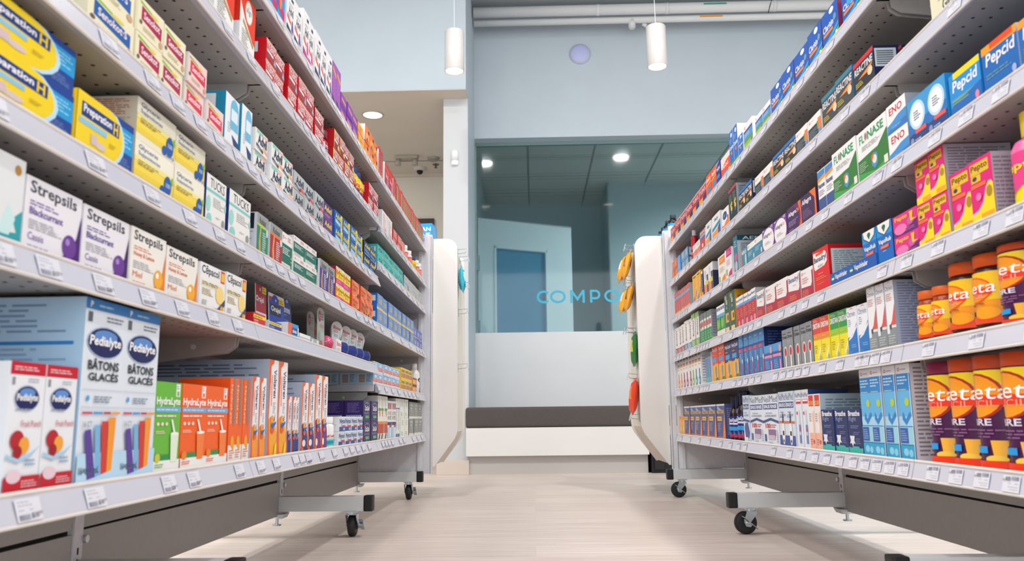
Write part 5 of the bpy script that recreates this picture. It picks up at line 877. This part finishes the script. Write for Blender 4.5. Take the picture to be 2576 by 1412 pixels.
def build_caster(parent, flip=False):
    """rolls along local x; origin on the floor below the swivel"""
    c = bpy.data.objects.new('caster', None)
    mb = MB(); mb.box(-.021, -.019, .079, .021, .019, .0835, M_ZINC); mb.cyl((0, 0, .073), .016, .006, M_ZINC, 'z', 20)
    if 'cp' not in CAST: CAST['cp'] = mb.mesh('caster_plate', False)
    o = link('caster', CAST['cp'], parent)
    wx = .016
    if 'fork' not in CAST:
        mb = MB(); mb.box(-.017, -.0185, .0705, .017, .0185, .073, M_ZINC)
        for s in (-1, 1):
            yy = s*.0175
            mb.prism([(-.016, .072), (.016, .072), (.024, .05), (wx+.006, .032), (wx-.004, .031), (-.004, .048), (-.018, .066)], yy-.001, yy+.001, M_ZINC)
        mb.cyl((wx, -.021, .036), .0045, .042, M_ZINC, 'y', 12); CAST['fork'] = mb.mesh('fork')
        mb = MB(); prof = [(.008, -.012), (.024, -.0125), (.031, -.0115), (.0352, -.008), (.0358, 0), (.0352, .008), (.031, .0115), (.024, .0125), (.008, .012)]; n = 36; vs = []; fs = []
        for r, a in prof:
            for i in range(n): t = 2*PI*i/n; vs.append((wx+r*math.cos(t), a, .0358+r*math.sin(t)))
        for k in range(len(prof)-1):
            for i in range(n): j = (i+1) % n; fs.append((k*n+i, (k+1)*n+i, (k+1)*n+j, k*n+j))
        fs += [tuple(range(n)), tuple(range(len(prof)*n-1, (len(prof)-1)*n-1, -1))]
        mb.raw(vs, fs, M_RUBBER); mb.cyl((wx, -.0165, .0358), .013, .033, M_BLACK, 'y', 20); CAST['wheel'] = mb.mesh('wheel', True)
        mb = MB()
        for s in (1,):
            pts = [(wx-.02, .058), (wx-.012, .054), (wx, .044), (wx+.008, .036), (wx+.02, .026), (wx+.028, .019)]
            mb.prism([(a, z+.0015) for a, z in pts]+[(a, z-.0015) for a, z in reversed(pts)], -.034, -.022, M_ZINC)
            mb.prism([(wx-.012, .05), (wx+.014, .03), (wx+.008, .024), (wx-.006, .026), (wx-.012, .038)], -.0235, -.021, M_ZINC)
            mb.cyl((wx, -.032, .036), .0055, .01, M_ZINC, 'y', 10)
        CAST['brake'] = mb.mesh('brake_lever'); mb.v = [(2*wx-x, -y, z) for x, y, z in mb.v]; CAST['brake_m'] = mb.mesh('brake_lever')
    link('fork', CAST['fork'], o); link('wheel', CAST['wheel'], o); link('brake_lever', CAST['brake_m' if flip else 'brake'], o)
    return o
CAST = {}
RACK = {s: build_rack(s) for s in 'LR'}
# ---------------------------------------------------------------- round containers
FM = {'L': PI/2, 'R': -PI/2}
def profile_pill(n=0): return [(.46, 0), (.5, .03), (.5, .66), (.47, .73), (.36, .78), (.36, .8)], [(.42, .785), (.43, .8), (.43, .985), (.41, 1)]
BK = {
 '@wbottle': ('pill_bottle', 'white bottle with turquoise label', 'f2f2f0', 'f4f4f2', WHT, profile_pill(), (.06, .6)),
 '@lotion': ('lotion_bottle', 'tall white lotion bottle with black drawing', 'f0eeec', 'e8e4e0', LOT, ([(.44, 0), (.5, .02), (.5, .62), (.46, .7), (.3, .79), (.28, .8)], [(.27, .79), (.27, .99), (.25, 1)]), (.05, .62)),
 '@redbottle': ('pill_bottle', 'red bottle with ribbed maroon cap', 'b81824', '7a2030', REDB, ([(.46, 0), (.5, .03), (.5, .58), (.4, .68), (.38, .72)], [(.44, .71), (.46, .73), (.46, .98), (.43, 1)]), (.04, .56)),
 '@ybottle': ('pill_bottle', 'yellow liquid bottle with blue cap', 'e2c024', '2c4a9a', YB, ([(.46, 0), (.5, .03), (.5, .62), (.34, .76), (.3, .8)], [(.3, .79), (.32, .8), (.32, .99), (.3, 1)]), (.04, .6)),
 '@pillred': ('pill_bottle', 'white bottle with red label', 'ecebe9', 'f0f0ee', PR, profile_pill(), (.05, .62)),
 '@pillyellow': ('pill_bottle', 'yellow bottle with navy cap', 'f2cc22', '2c3a8a', PY, profile_pill(), (.05, .62)),
 '@quil': ('syrup_bottle', 'dark blue night syrup bottle', '23101c', '141a3e', QUIL, ([(.46, 0), (.5, .02), (.5, .56), (.44, .64), (.24, .72), (.22, .74)], [(.27, .73), (.27, .98), (.25, 1)]), (.05, .54)),
 '@fibre': ('fibre_canister', 'large orange and purple fibre canister', '4a1648', 'b8400c', META, ([(.47, 0), (.5, .015), (.5, .865), (.48, .875)], [(.5, .875), (.51, .88), (.51, .99), (.49, 1)]), (.01, .865)),
 '@fibre2': ('fibre_canister', 'purple and orange fibre canister', '4a1648', 'b8400c', META, ([(.47, 0), (.5, .015), (.5, .9), (.48, .91)], [(.5, .91), (.51, .92), (.51, .99), (.49, 1)]), (.01, .89)),
 '@gummy_s': ('gummy_jar', 'small orange gummy jar', 'a03808', 'e0661a', GUM, ([(.46, 0), (.5, .02), (.5, .7), (.44, .8), (.4, .84)], [(.44, .83), (.46, .84), (.46, .99), (.44, 1)]), (.09, .72)),
 '@gummy': ('gummy_jar', 'large gummy jar with orange cap', '3a1c18', 'cc5008', GUM, ([(.46, 0), (.5, .02), (.5, .74), (.44, .82), (.4, .84)], [(.46, .83), (.48, .84), (.48, .99), (.46, 1)]), (.09, .76)),
 '@spray': ('spray_bottle', 'red throat spray bottle with white cap', 'b01e28', 'e8e8ea', SPR, ([(.48, 0), (.5, .02), (.5, .6), (.46, .68), (.48, .72), (.48, .8), (.3, .82)], [(.3, .81), (.3, .98), (.27, 1)]), (.05, .58)),
 '@pinkbottle': ('syrup_bottle', 'pink stomach syrup bottle with yellow cap', 'ee6aa4', 'f2d21a', PBOT, ([(.46, 0), (.5, .02), (.5, .6), (.42, .68), (.24, .73), (.22, .74)], [(.27, .73), (.28, .75), (.28, .99), (.26, 1)]), (.03, .56)),
}
RB = {}
def round_meshes(k, dia, h):
    key = (k, round(dia, 3), round(h, 3))
    if key in RB: return RB[key]
    on, ds, cb, cc, els, (pb, pc), (l0, l1) = BK[k]
    mb = MB(); mb.lathe([(r*dia, z*h) for r, z in pb], mat(cb, .25))
    def fn(a, b, i):
        t = (a-.5)*2.7; r = dia*.5+.0003*i; return (dia/2+r*math.sin(t), dia/2-r*math.cos(t), (l0+b*(l1-l0))*h)
    body = MB(); body.lathe([(r*dia, z*h) for r, z in pb], mat(cb, .25), (dia/2, dia/2, 0)); print_round(body, els, fn)
    cap = MB(); cap.lathe([(r*dia, z*h) for r, z in pc], mat(cc, .45), (dia/2, dia/2, 0), 40)
    RB[key] = (body.mesh('bottle_body', True), cap.mesh('cap', True)); return RB[key]
# ---------------------------------------------------------------- placing everything on the shelves
def lab(side, sh, ds, nth, total, row, rows, behind=0):
    t = ds
    if total > 1: t += ', ' + NTH[nth] + ' along'
    if rows > 1: t += ', ' + ('lower' if row == 0 else 'upper') + ' row'
    if behind: t += ', ' + ('one', 'two', 'three')[behind-1] + ' back'
    return t + ", %s rack's %s shelf" % ('left' if side == 'L' else 'right', LEVEL[int(sh[0])])
def expand(items):
    tot = {}
    for it in items:
        side, sh, k, y0, w_, n, h, rows, dep, nd = it
        for c in range(n):
            kk = k
            if k == 'spout_white': kk = ['spout_teal', 'spout_teal', 'spout_green', 'spout_purple', 'spout_purple', 'spout_purple', 'spout_orange', 'spout_orange'][c]
            yield it, kk, c
EX = sorted(expand(ITEMS), key=lambda e: e[0][3]+e[0][4]*e[2])
TOT = {}
def descr(kk): return BK[kk][1] if kk[0] == '@' else K[kk][1]
for it, kk, c in EX:
    q = (it[0], int(it[1][0]), descr(kk)); TOT[q] = TOT.get(q, 0)+1
NXT = {}
rj = random.Random(11)
seen_group = set()
for it, kk, c in EX:
    side, sh, k, y0, w_, n, h, rows, dep, nd = it
    s3 = 3.953 if side == 'L' else 3.945
    if y0+w_*n > s3: w_ = (s3-y0)/n
    q = (side, int(sh[0]), descr(kk)); nth = NXT.get(q, 0); NXT[q] = nth+1
    zb = ZT[side][sh]-.003+CH; y = y0+w_*c
    grp = '%s on the %s shelf of the %s rack' % ({'@': BK[kk][0] if kk[0] == '@' else ''}['@'].replace('_', ' ') if kk[0] == '@' else K[kk][0].replace('_', ' '), LEVEL[int(sh[0])], 'left' if side == 'L' else 'right')
    if kk[0] == '@':
        on = BK[kk][0]; dia = min(w_, dep if k not in ('@fibre', '@fibre2', '@gummy', '@gummy_s', '@pinkbottle') else w_)*.985
        if k == '@lotion': dia = .055
        if k == '@pinkbottle': dia = .07
        body, capm = round_meshes(kk, dia, h)
        yc = y+w_/2 if k != '@lotion' else y0+w_*.7
        off = .004
        loc = (FRONT['L']-off, yc-dia/2, zb) if side == 'L' else (FRONT['R']+off, yc+dia/2, zb)
        r = empty(on, loc, lab(side, sh, BK[kk][1], nth, TOT[q], 0, 1), 'bottle' if 'bottle' in on else ('canister' if 'can' in on else 'jar'), grp, FM[side])
        link('bottle_body', body, r); cp = link('cap', capm, r)
        if kk == '@fibre' and c == 3:
            cm = capm.copy(); cm.materials.clear(); cm.materials.append(mat('7a0c3c', .4)); cp.data = cm
    else:
        on, ds = K[kk][0], K[kk][1]
        for row in range(rows):
            for b in range(nd):
                jx = rj.uniform(0, .004); ww = w_-.0016; d_ = dep
                o = link(on, carton_mesh(kk, ww, d_, h-.0004, side))
                dx = jx*(1 if dep < .2 else .3)+b*(dep+.003)
                loc = [FRONT['L']-dx, y+.0008, zb+row*h] if side == 'L' else [FRONT['R']+dx, y+.0008+ww, zb+row*h]
                o.rotation_euler = (0, 0, FM[side]+ (rj.uniform(-.006, .006) if w_ > .05 else 0))
                o.location = loc
                thing(o, lab(side, sh, ds, nth, TOT[q], row, rows, b), 'bag' if 'bag' in on else 'box', grp)
    # price tag under the first of each product
    if c == 0 and int(sh[0]) <= 5:
        xt, xb, sg, Ys = RACK[side][3]; O = RACK[side][2]
        yt = y+.006
        b = max(i for i in range(3) if yt >= Ys[i]-.01)
        if yt+.05 > Ys[b+1]: yt = Ys[b+1]-.05
        key = (sh, b)
        if key in RACK[side][1]:
            tm = TAGS[0 if side == 'L' else 1][tag_rnd.randrange(5)]
            reps = 1 if n < 3 else min(n, 4)
            for rp in range(reps):
                yy = yt+rp*max(.05, w_*n/reps)
                if yy+.046 > Ys[b+1]: break
                t = link('price_tag', tm, RACK[side][1][key]); ztop = ZT[side][sh]+CH
                tilt = math.atan2(abs(xt-xb), .029)
                zc = ztop-.030
                xx = xb-sg*.0012
                if side == 'L': t.location = (xx, yy, zc); t.rotation_euler = (-tilt, 0, PI/2)
                else: t.location = (xx, yy+.042, zc); t.rotation_euler = (-tilt, 0, -PI/2)
# ---------------------------------------------------------------- end displays
def outline(side, inset=0):
    s = -1 if side == 'L' else 1
    if side == 'L': xin, xo, zt, zb, zk, xk = -.487, -.366, 1.262, .150, .285, -.478
    else: xin, xo, zt, zb, zk, xk = .649, .514, 1.258, .146, .30, .640
    d = s; pts = [(xin, zt)]; r = .055
    cx, cz = xo+d*r, zt-r
    for i in range(7): t = PI/2+ (PI/2)*i/6; pts.append((cx+(math.cos(t) if side == 'R' else -math.cos(t))*r, cz+r*math.sin(t)))
    # rounded knee then diagonal
    kz = zk; pts += [(xo, kz+.05), (xo+d*.004, kz+.02), (xo+d*.014, kz-.005), (xk, zb), (xin, zb)]
    if inset: 
        mx = sum(p[0] for p in pts)/len(pts); mz = (zt+zb)/2
        pts = [(p[0]+d*inset if abs(p[0]-xin) > .02 else p[0], p[1]+(-inset if p[1] > mz else inset*.6)) for p in pts]
    return pts
def end_display(side):
    s = -1 if side == 'L' else 1
    W_ = mat('e0deda', .32); E_ = mat('d8cbbf', .5); P_ = mat('e9e6dc', .45)
    xin = -.487 if side == 'L' else .649; xo = -.366 if side == 'L' else .514
    o = empty('end_display', (xin, 4.2, 0), 'white board side display with hooks at the far end of the %s rack' % ('left' if side == 'L' else 'right'), 'display stand', 'white hook displays at the rack ends')
    def put(mb, name, **k):
        c = mb.obj(name, o, **k); c.location = (-xin, -4.2, 0); return c
    for y in (3.992, 4.40):
        mb = MB(); pts = outline(side); mb.prism(pts, y, y+.012, W_); put(mb, 'side_board')
    mb = MB(); pts = outline(side, .010); q = [(p[0]+s*.006, p[1]) for p in pts]
    pts2 = pts[1:-1]; q2 = [(p[0]+s*.006, p[1]) for p in pts2]
    for i in range(len(pts2)-1):
        a, b = pts2[i], pts2[i+1]; c, d = q2[i], q2[i+1]
        mb.raw([(a[0], 4.004, a[1]), (b[0], 4.004, b[1]), (b[0], 4.40, b[1]), (a[0], 4.40, a[1]), (c[0], 4.004, c[1]), (d[0], 4.004, d[1]), (d[0], 4.40, d[1]), (c[0], 4.40, c[1])],
               [(0, 1, 2, 3), (7, 6, 5, 4), (0, 4, 5, 1), (2, 6, 7, 3)], P_ if i < 8 else E_)
    put(mb, 'peg_panel')
    mb = MB(); mb.box(xin+s*.002, 3.968, .118, xin+s*.04 if side == 'L' else xin+s*.03, 3.99, 1.278, M_RACK); mb.box(xin+s*.006, 3.9665, .12, xin+s*.008, 3.9685, 1.27, mat('8f9298', .6)); put(mb, 'corner_post')
    mb = MB(); mb.box(xin, 4.004, 1.24, xin+s*.25, 4.40, 1.255, W_); mb.box(xin+s*.235, 4.004, .15, xin+s*.25, 4.40, 1.24, W_); put(mb, 'top_board')
    xp = xo+s*.012
    hs = [(1.205, 4.10), (1.19, 4.22), (1.05, 4.22), (1.03, 4.1), (.90, 4.14), (.62, 4.12)] if side == 'L' else [(1.21, 4.1), (1.03, 4.18), (1.05, 4.1), (.79, 4.12), (.80, 4.24), (.56, 4.14), (.36, 4.1)]
    for z, y in hs:
        mb = MB(); x1 = xo-s*.03
        mb.tube([(xp, y, z), (x1, y, z+.004), (x1-s*.004, y, z+.014)], .0016, M_ZINC, 6)
        mb.tube([(xp, y, z+.022), (x1-s*.004, y, z+.026)], .0014, M_ZINC, 6)
        mb.box(xp-s*.001, y-.01, z-.012, xp-s*.004, y+.01, z+.03, M_ZINC)
        h = put(mb, 'display_hook')
        mb = MB(); mb.prism([(x1-s*.003, z+.03), (x1-s*.013, z-.006), (x1-s*.0145, z-.005), (x1-s*.0045, z+.031)], y-.019, y+.019, mat('cfcfd2', .2)); mb.obj('label_holder', h)
    return o
end_display('L'); end_display('R')
def pouch(x, y, z, w_, h, d, c1, c2, name, label, cat, tilt, group=None):
    """crimped bag hanging from a hook, wide side along y; x is the hook line"""
    o = empty(name, (x, y, z), label, cat, group); mb = MB(); nu, nv = 12, 14; vs = []; fs = []
    def P_(i, j, s):
        u = i/nu*2-1; v = j/nv; b = (max(0, 1-u*u)**.5)*(max(0, math.sin(PI*min(1, max(0, (v-.06)/.88))))**.38)*d/2
        wr = .004*math.sin(9*u+7*v+s)*(1 if .08 < v < .92 else .2)
        return (s*(b+wr*(b > 0))+tilt*v*h*0, u*w_/2*(1-.05*math.sin(PI*v)), -v*h)
    for s in (1, -1):
        base = len(vs)
        for j in range(nv+1):
            for i in range(nu+1): vs.append(P_(i, j, s))
        for j in range(nv):
            for i in range(nu):
                a = base+j*(nu+1)+i; f = (a, a+1, a+nu+2, a+nu+1); fs.append(f if s == 1 else f[::-1])
    mb.raw(vs, fs, mat(c1, .22, spec=.7))
    k = len(mb.f)
    mi2 = mb.mi(mat(c2, .3))
    for n_, f in enumerate(mb.f):
        jj = (n_ % (nu*nv))//nu; ii = n_ % nu
        if 3 <= jj <= 7 and 3 <= ii <= 8: mb.m[n_] = mi2
    b = mb.obj('pouch', o, True); b.rotation_euler = (0, tilt, 0)
    mb = MB(); mb.box(-.0012, -w_/2, -.012, .0012, w_/2, .004, mat(c1, .3)); cr = mb.obj('crimped_seal', o); cr.rotation_euler = (0, tilt, 0)
g = 'snack bags on the right end display'
pouch(.502, 4.09, 1.20, .11, .15, .032, 'f0a818', '8a3a1e', 'snack_bag', 'yellow snack bag, nearest on the top hook of the right display', 'bag', .25, g)
pouch(.496, 4.18, 1.20, .11, .15, .04, 'eda414', 'f0e0c0', 'snack_bag', 'yellow snack bag behind the nearest one on the top hook', 'bag', .3, g)
pouch(.506, 4.10, 1.03, .10, .14, .032, 'eaa21a', '7a3a1e', 'snack_bag', 'yellow snack bag on the second hook, nearer of two', 'bag', .25, g)
pouch(.498, 4.19, 1.03, .10, .14, .04, 'f0b020', 'e8d8c0', 'snack_bag', 'yellow snack bag on the second hook, farther of two', 'bag', .3, g)
pouch(.514, 4.12, .79, .10, .17, .03, '1f7a34', 'e0d03a', 'snack_bag', 'green snack bag hanging on the right display', 'bag', .04, g)
pouch(.510, 4.13, .56, .10, .18, .04, 'e8401e', 'f08a2a', 'snack_bag', 'red and orange snack bag, lowest on the right display', 'bag', .12, g)
pouch(-.357, 4.12, 1.14, .09, .13, .03, '3cc0d8', 'c8eef4', 'snack_bag', 'turquoise pouch hanging on the left end display', 'bag', -.05)
# things standing on the end displays
mb = MB(); w_, d_, h_ = .13, .11, .105; mb.box(0, 0, 0, w_, d_, h_, mat('1b96dc'))
print_flat(mb, [T('DIAN', .32, .62, .95, .82, 'ffffff', 1), T('IQUE', .35, .38, .93, .54, 'ffffff', 1), L(.5, .28, .8, .34, 1, 'd0e8f8'), E(.55, .1, .14, .12, '1048b0'), E(.82, .1, .12, .12, '1048b0')], lambda a, b, i: (a*w_, -.0002*i, b*h_))
print_flat(mb, [R(0, 0, 1, 1, '5aa0dc'), L(.1, .1, .9, .9, 9, 'a9cdee')], lambda a, b, i: (w_+.0002*i, a*d_, b*h_))
bo = mb.obj('nasal_strip_box'); bo.location = (-.632, 4.08, 1.2555); bo.rotation_euler = (0, 0, -.12); thing(bo, 'bright blue box with white letters on the left end display', 'box')
BK['@dark'] = ('syrup_bottle', '', '14161c', '2a3a44', [R(0, 0, 1, 1, 'e4e8ec'), R(0, .82, 1, 1, '2a9ad8'), R(.0, 0, .04, 1, '14161c')], ([(.47, 0), (.5, .02), (.5, .66), (.42, .76), (.22, .82), (.2, .84)], [(.25, .83), (.27, .84), (.27, .98), (.25, 1)]), (.05, .62))
for i, (x, y, h) in enumerate([(.683, 4.03, .125), (.672, 4.115, .115), (.664, 4.2, .10), (.664, 4.29, .10)]):
    b_, c_ = round_meshes('@dark', .056, h)
    r = empty('syrup_bottle', (x, y+.03, 1.2555), 'black and white syrup bottle on the right end display, %s of four' % ['nearest', 'second nearest', 'third nearest', 'farthest'][i], 'bottle', 'dark bottles on the right end display', -PI/2+.9)
    link('bottle_body', b_, r); link('cap', c_, r)
# ---------------------------------------------------------------- lip care section, second shelf of the left rack
ZB = ZT['L']['1']-.003+CH; FX = FRONT['L']
def lbox(k, on, y0, y1, h, d, base, els, side_els, label, cat='box', back=0):
    w_ = y1-y0; mb = MB(); mb.box(0, 0, 0, w_, d, h, mat(base)); print_flat(mb, els, lambda a, b, i: (a*w_, -.00012*i, b*h)); print_flat(mb, side_els, lambda a, b, i: (-.00012*i, d*(1-a), b*h))
    o = mb.obj(on); o.location = (FX-back, y0, ZB+.0003); o.rotation_euler = (0, 0, PI/2); thing(o, label, cat, 'lip care items on the second shelf of the left rack')
lbox('', 'gel_box', 1.536, 1.606, .0245, .03, 'd4182a', [R(0, .6, 1, .85, 'f5dc1e'), L(.05, .64, .95, .8, 1, '5a4a20'), L(.06, .15, .5, .5, 2, 'f0c0c0')], [R(0, 0, 1, 1, 'b81420')], 'red gel box with yellow stripe below the cards')
lbox('', 'gel_box', 1.632, 1.712, .0205, .03, '1438a8', [R(0, .6, 1, .88, 'f5dc1e'), L(.05, .66, .95, .82, 1, '4a4a20'), L(.06, .12, .5, .5, 2, 'a8c0f0')], [R(0, 0, 1, 1, 'dfe6ee')], 'dark blue gel box with yellow stripe below the cards')
lbox('', 'cold_sore_cream_box', 1.7587, 1.838, .031, .045, '3a9ad8', [P([(0, 0), (.4, 0), (.3, .3), (.45, .6), (.3, 1), (0, 1)], 'f0642a'), R(.35, .25, .88, .72, '15508c'), T('abreva', .42, .35, .82, .62, 'ffffff', 1), R(.9, .2, 1, .8, 'e8f0f4')], [R(0, 0, 1, 1, 'eceef0'), E(.55, .5, .18, .4, 'c8ccd0')], 'small blue, white and orange cream box')
lbox('', 'lip_balm_box', 1.848, 1.94, .0165, .04, 'eef0f2', [R(0, .4, 1, .5, '9aa4b4'), L(.1, .12, .9, .34, 1, 'a0a6b0')], [R(0, 0, 1, 1, 'dfe2e6')], 'flat white lip balm box, lying down')
lbox('', 'lip_balm_box', 1.945, 2.02, .0145, .04, 'a9b4be', [E(.2, .5, .08, .3, 'e8edf0'), R(.7, .15, .92, .85, 'e8eaec')], [R(0, 0, 1, 1, '98a4b0')], 'flat grey lip balm box, lying down')
lbox('', 'lip_balm_box', 2.20, 2.258, .036, .03, 'f2f2f2', [T('Blistex', .1, .5, .9, .85, 'cc2030', 1, .1), L(.1, .1, .9, .4, 3, 'dd9aa0')], [R(0, 0, 1, 1, 'e6e8ea')], 'small white lip balm box with red lettering')
def card(on, yc, w_, h, back, lean, base, els, label, topround=0, foot=None):
    o = empty(on, (FX-back, yc-w_/2, ZB+.0008), label, 'blister pack', 'lip care items on the second shelf of the left rack', PI/2)
    mb = MB(); pts = [(0, 0), (w_, 0)]
    if topround: pts += [(w_, h-w_*topround)]+[(w_/2+w_/2*math.cos(PI*i/12), h-w_*topround+w_*topround*math.sin(PI*i/12)) for i in range(1, 12)]+[(0, h-w_*topround)]
    else: pts += [(w_, h), (0, h)]
    mb.prism(pts, 0, .0016, mat(base)); print_flat(mb, els, lambda a, b, i: (a*w_, -.00012*i, b*h))
    c = mb.obj('card', o); c.rotation_euler = (-lean, 0, 0)
    if foot: mb = MB(); mb.box(w_*.1, -.022, .001, w_*.9, -.0015, h*foot, M_CLEAR); b = mb.obj('blister', o, bevel=.003); b.rotation_euler = (-lean, 0, 0)
card('gel_card', 1.687, .066, .100, .034, .05, 'ecebea', [R(0, .42, 1, 1, 'aa1626'), T('Orajel', .0, .6, .76, .76, 'f4f4f4', 1), R(.6, .84, 1, .98, 'f2d836'), L(.63, .86, .97, .96, 2, '8a6a20'), E(.4, .9, .06, .04, 'd8d8d8'), L(.1, .1, .8, .35, 3, 'b0b0b4')], 'dark red hanging card with yellow corner')
card('gel_card', 1.793, .108, .094, .034, .05, 'eeeeee', [R(0, .34, 1, .92, '1a40ae'), E(.4, .9, .18, .09, '1a40ae'), R(0, .82, .16, .92, 'c02040'), R(.08, .5, .78, .76, '15151a'), T('Orajel', .12, .55, .74, .72, 'f6f6f6', 1), R(.62, .8, 1, .94, 'f2d836'), L(.65, .82, .97, .92, 2, '8a6a20'), E(.42, .86, .04, .03, 'e0e0e0'), T('COLD SORES', .18, .25, .7, .31, '3a3f50', 1), L(.18, .08, .7, .2, 2, 'a0a4b0')], 'dark blue hanging card with black name panel')
card('cold_sore_card', 1.907, .075, .104, .047, .03, '1d3f8c', [E(.5, .93, .12, .04, '9ab0d0'), T('abreva', .08, .66, .82, .82, 'f0f4fa', 1), L(.1, .58, .7, .64, 1, '8aa4d4'), L(.1, .42, .7, .52, 2, '6a88c4'), R(0, .0, 1, .34, 'b4cbe0'), L(.1, .08, .6, .28, 4, '4a6498'), E(.82, .16, .14, .1, 'e06a4a')], 'navy round topped card with white lettering', .5)
def eos(nm, y, back, h, lab_): card(nm, y, .07, h, back, .02, 'a9b9ae', [E(.3, .78, .2, .14, 'b02a50'), T('eos', .16, .74, .44, .82, 'e8c0cc'), L(.55, .7, .9, .88, 3, '5a7a68'), R(.4, .52, .9, .6, 'c88a84'), E(.25, .3, .16, .12, '8a9a84'), E(.5, .12, .2, .1, 'b06a60')], lab_, .2)
eos('lip_balm_card', 2.165, .06, .106, 'pale green lip balm card standing farther back'); eos('lip_balm_card', 2.108, .018, .108, 'pale green lip balm card above the pink ball')
for i, (y, b, hh) in enumerate([(2.30, .08, .096), (2.375, .085, .096), (2.50, .08, .10), (2.62, .09, .09)]):
    card('lip_balm_card', y, .055, hh, b, .08, 'a8685a', [T('Blistex', .1, .6, .9, .8, '8a1a24', 1, .1), L(.1, .15, .8, .5, 4, 'e0c0b8'), R(.8, .75, 1, .95, 'e8b040')], 'brownish lip balm card at the back, %s from the near end' % ['first', 'second', 'third', 'fourth'][i], .3)
o = empty('lip_balm_sphere', (FX-.024, 2.175, ZB+.0215), 'glossy pink lip balm ball on the second shelf', 'lip balm', 'lip care items on the second shelf of the left rack')
mb = MB(); r = .0215; mb.lathe([(max(.001, r*math.cos(t)), r*math.sin(t)) for t in [-PI/2+PI/2*i/19 for i in range(20)]], mat('cc3358', .12, spec=.9), n=32); mb.obj('ball_base', o, True)
mb = MB(); mb.lathe([(max(.001, r*1.012*math.cos(t)), r*1.012*math.sin(t)) for t in [PI/2*i/14 for i in range(15)]], mat('e0527e', .12, spec=.9), n=32); mb.obj('ball_lid', o, True)
for i, y in enumerate((2.315, 2.435, 2.53, 2.63)):
    o = empty('lip_balm_stick', (FX-.028, y, ZB+.0005), 'blue based lip balm pack with paddle, %s of four' % ['nearest', 'second nearest', 'third nearest', 'farthest'][i], 'lip balm', 'paddle packs with shiny blue bases', PI/2-.62)
    BL = mat('1c3488', .12, spec=.9); r = .0195
    mb = MB(); mb.cyl((-.029, 0, r), r, .058, BL, 'x', 28); mb.obj('base', o, True, .003)
    for e in (-.0302, .0292): mb = MB(); mb.cyl((e, 0, r), r*.96, .001, mat('b8c0cc', .15, .5), 'x', 24); mb.obj('base_end', o)
    mb = MB(); hh = .066; q = .021; pts = [(-.014, 0), (.014, 0), (q, hh-q)]+[(q*math.cos(PI*k/10), hh-q+q*math.sin(PI*k/10)) for k in range(1, 10)]+[(-q, hh-q)]
    mb.prism(pts, 0, .003, mat('d9dcda')); n_ = [T('Blistex', .14, .66, .86, .82, 'c0303c', 1, .1), L(.24, .5, .76, .62, 2, 'c87a7a'), L(.28, .3, .72, .44, 2, '6a98a0'), R(.8, .2, .86, .7, '8ab8bc')]
    print_flat(mb, n_, lambda a, b, i_: (-.02+a*.04, -.00012*i_, b*(hh-.003)))
    p = mb.obj('paddle', o); p.location = (0, .004, .034); p.rotation_euler = (-.12, .22, 0)
# ---------------------------------------------------------------- inhaler tray on the right rack
ZR2 = ZT['R']['2']-.003+CH; RX = FRONT['R']
y0, y1 = 1.612, 1.868; w_ = y1-y0
o = empty('inhaler_tray', (RX-.0005, y1, ZR2+.0003), 'blue cardboard tray with white lettering on the third shelf', 'display tray', None, -PI/2)
mb = MB(); BLU = mat('1259ae'); mb.box(0, 0, 0, w_, .002, .030, BLU); mb.box(0, .11, 0, w_, .112, .05, BLU); mb.box(0, .002, 0, w_, .11, .002, BLU)
mb.prism([(.002, 0), (.11, 0), (.11, .05), (.002, .030)], 0, .002, BLU, 'x'); mb.prism([(.002, 0), (.11, 0), (.11, .05), (.002, .030)], w_-.002, w_, BLU, 'x')
print_flat(mb, [E(.07, .6, .045, .22, '2f7a5a'), R(.04, .5, .1, .64, 'e0e8e0'), T('VapoInhaler', .12, .36, .4, .84, 'f4f6fa', 1), E(.5, .6, .045, .22, '2f7a5a'), R(.47, .5, .53, .64, 'e0e8e0'), T('VapoInhaler', .56, .36, .84, .84, 'f4f6fa', 1)], lambda a, b, i: (a*w_, -.00012*i, b*.03)); mb.obj('tray', o)
for i in range(3):
    q = empty('inhaler_pack', (RX+.020+i*.026, y0+.135-i*.006, ZR2+.0035), 'leaning blue inhaler blister pack in the tray, %s' % ['front one', 'middle one', 'back one'][i], 'blister pack', 'inhaler packs in the blue tray', -PI/2)
    mb = MB(); a, h = .085, .105; mb.prism([(0, 0), (a, 0), (a, h), (0, h)], 0, .0016, mat('2f8fc4')); print_flat(mb, [R(0, .6, 1, 1, '8a9aa4'), E(.5, .68, .36, .14, 'c9ccc8'), R(.35, .86, .65, .9, '3a3a40'), R(.3, .42, .9, .48, 'b03a50'), L(.1, .2, .9, .38, 3, '9ac8e0')], lambda u, v, k: (u*a, -.00012*k, v*h))
    c = mb.obj('card', q); c.rotation_euler = (-.30, .28, 0)
    mb = MB(); mb.cyl((a*.6, -.002, h*.32), .012, -.016, mat('dfe8ee', .15), 'y', 20); b = mb.obj('inhaler', q, True); b.rotation_euler = (-.30, .28, 0)
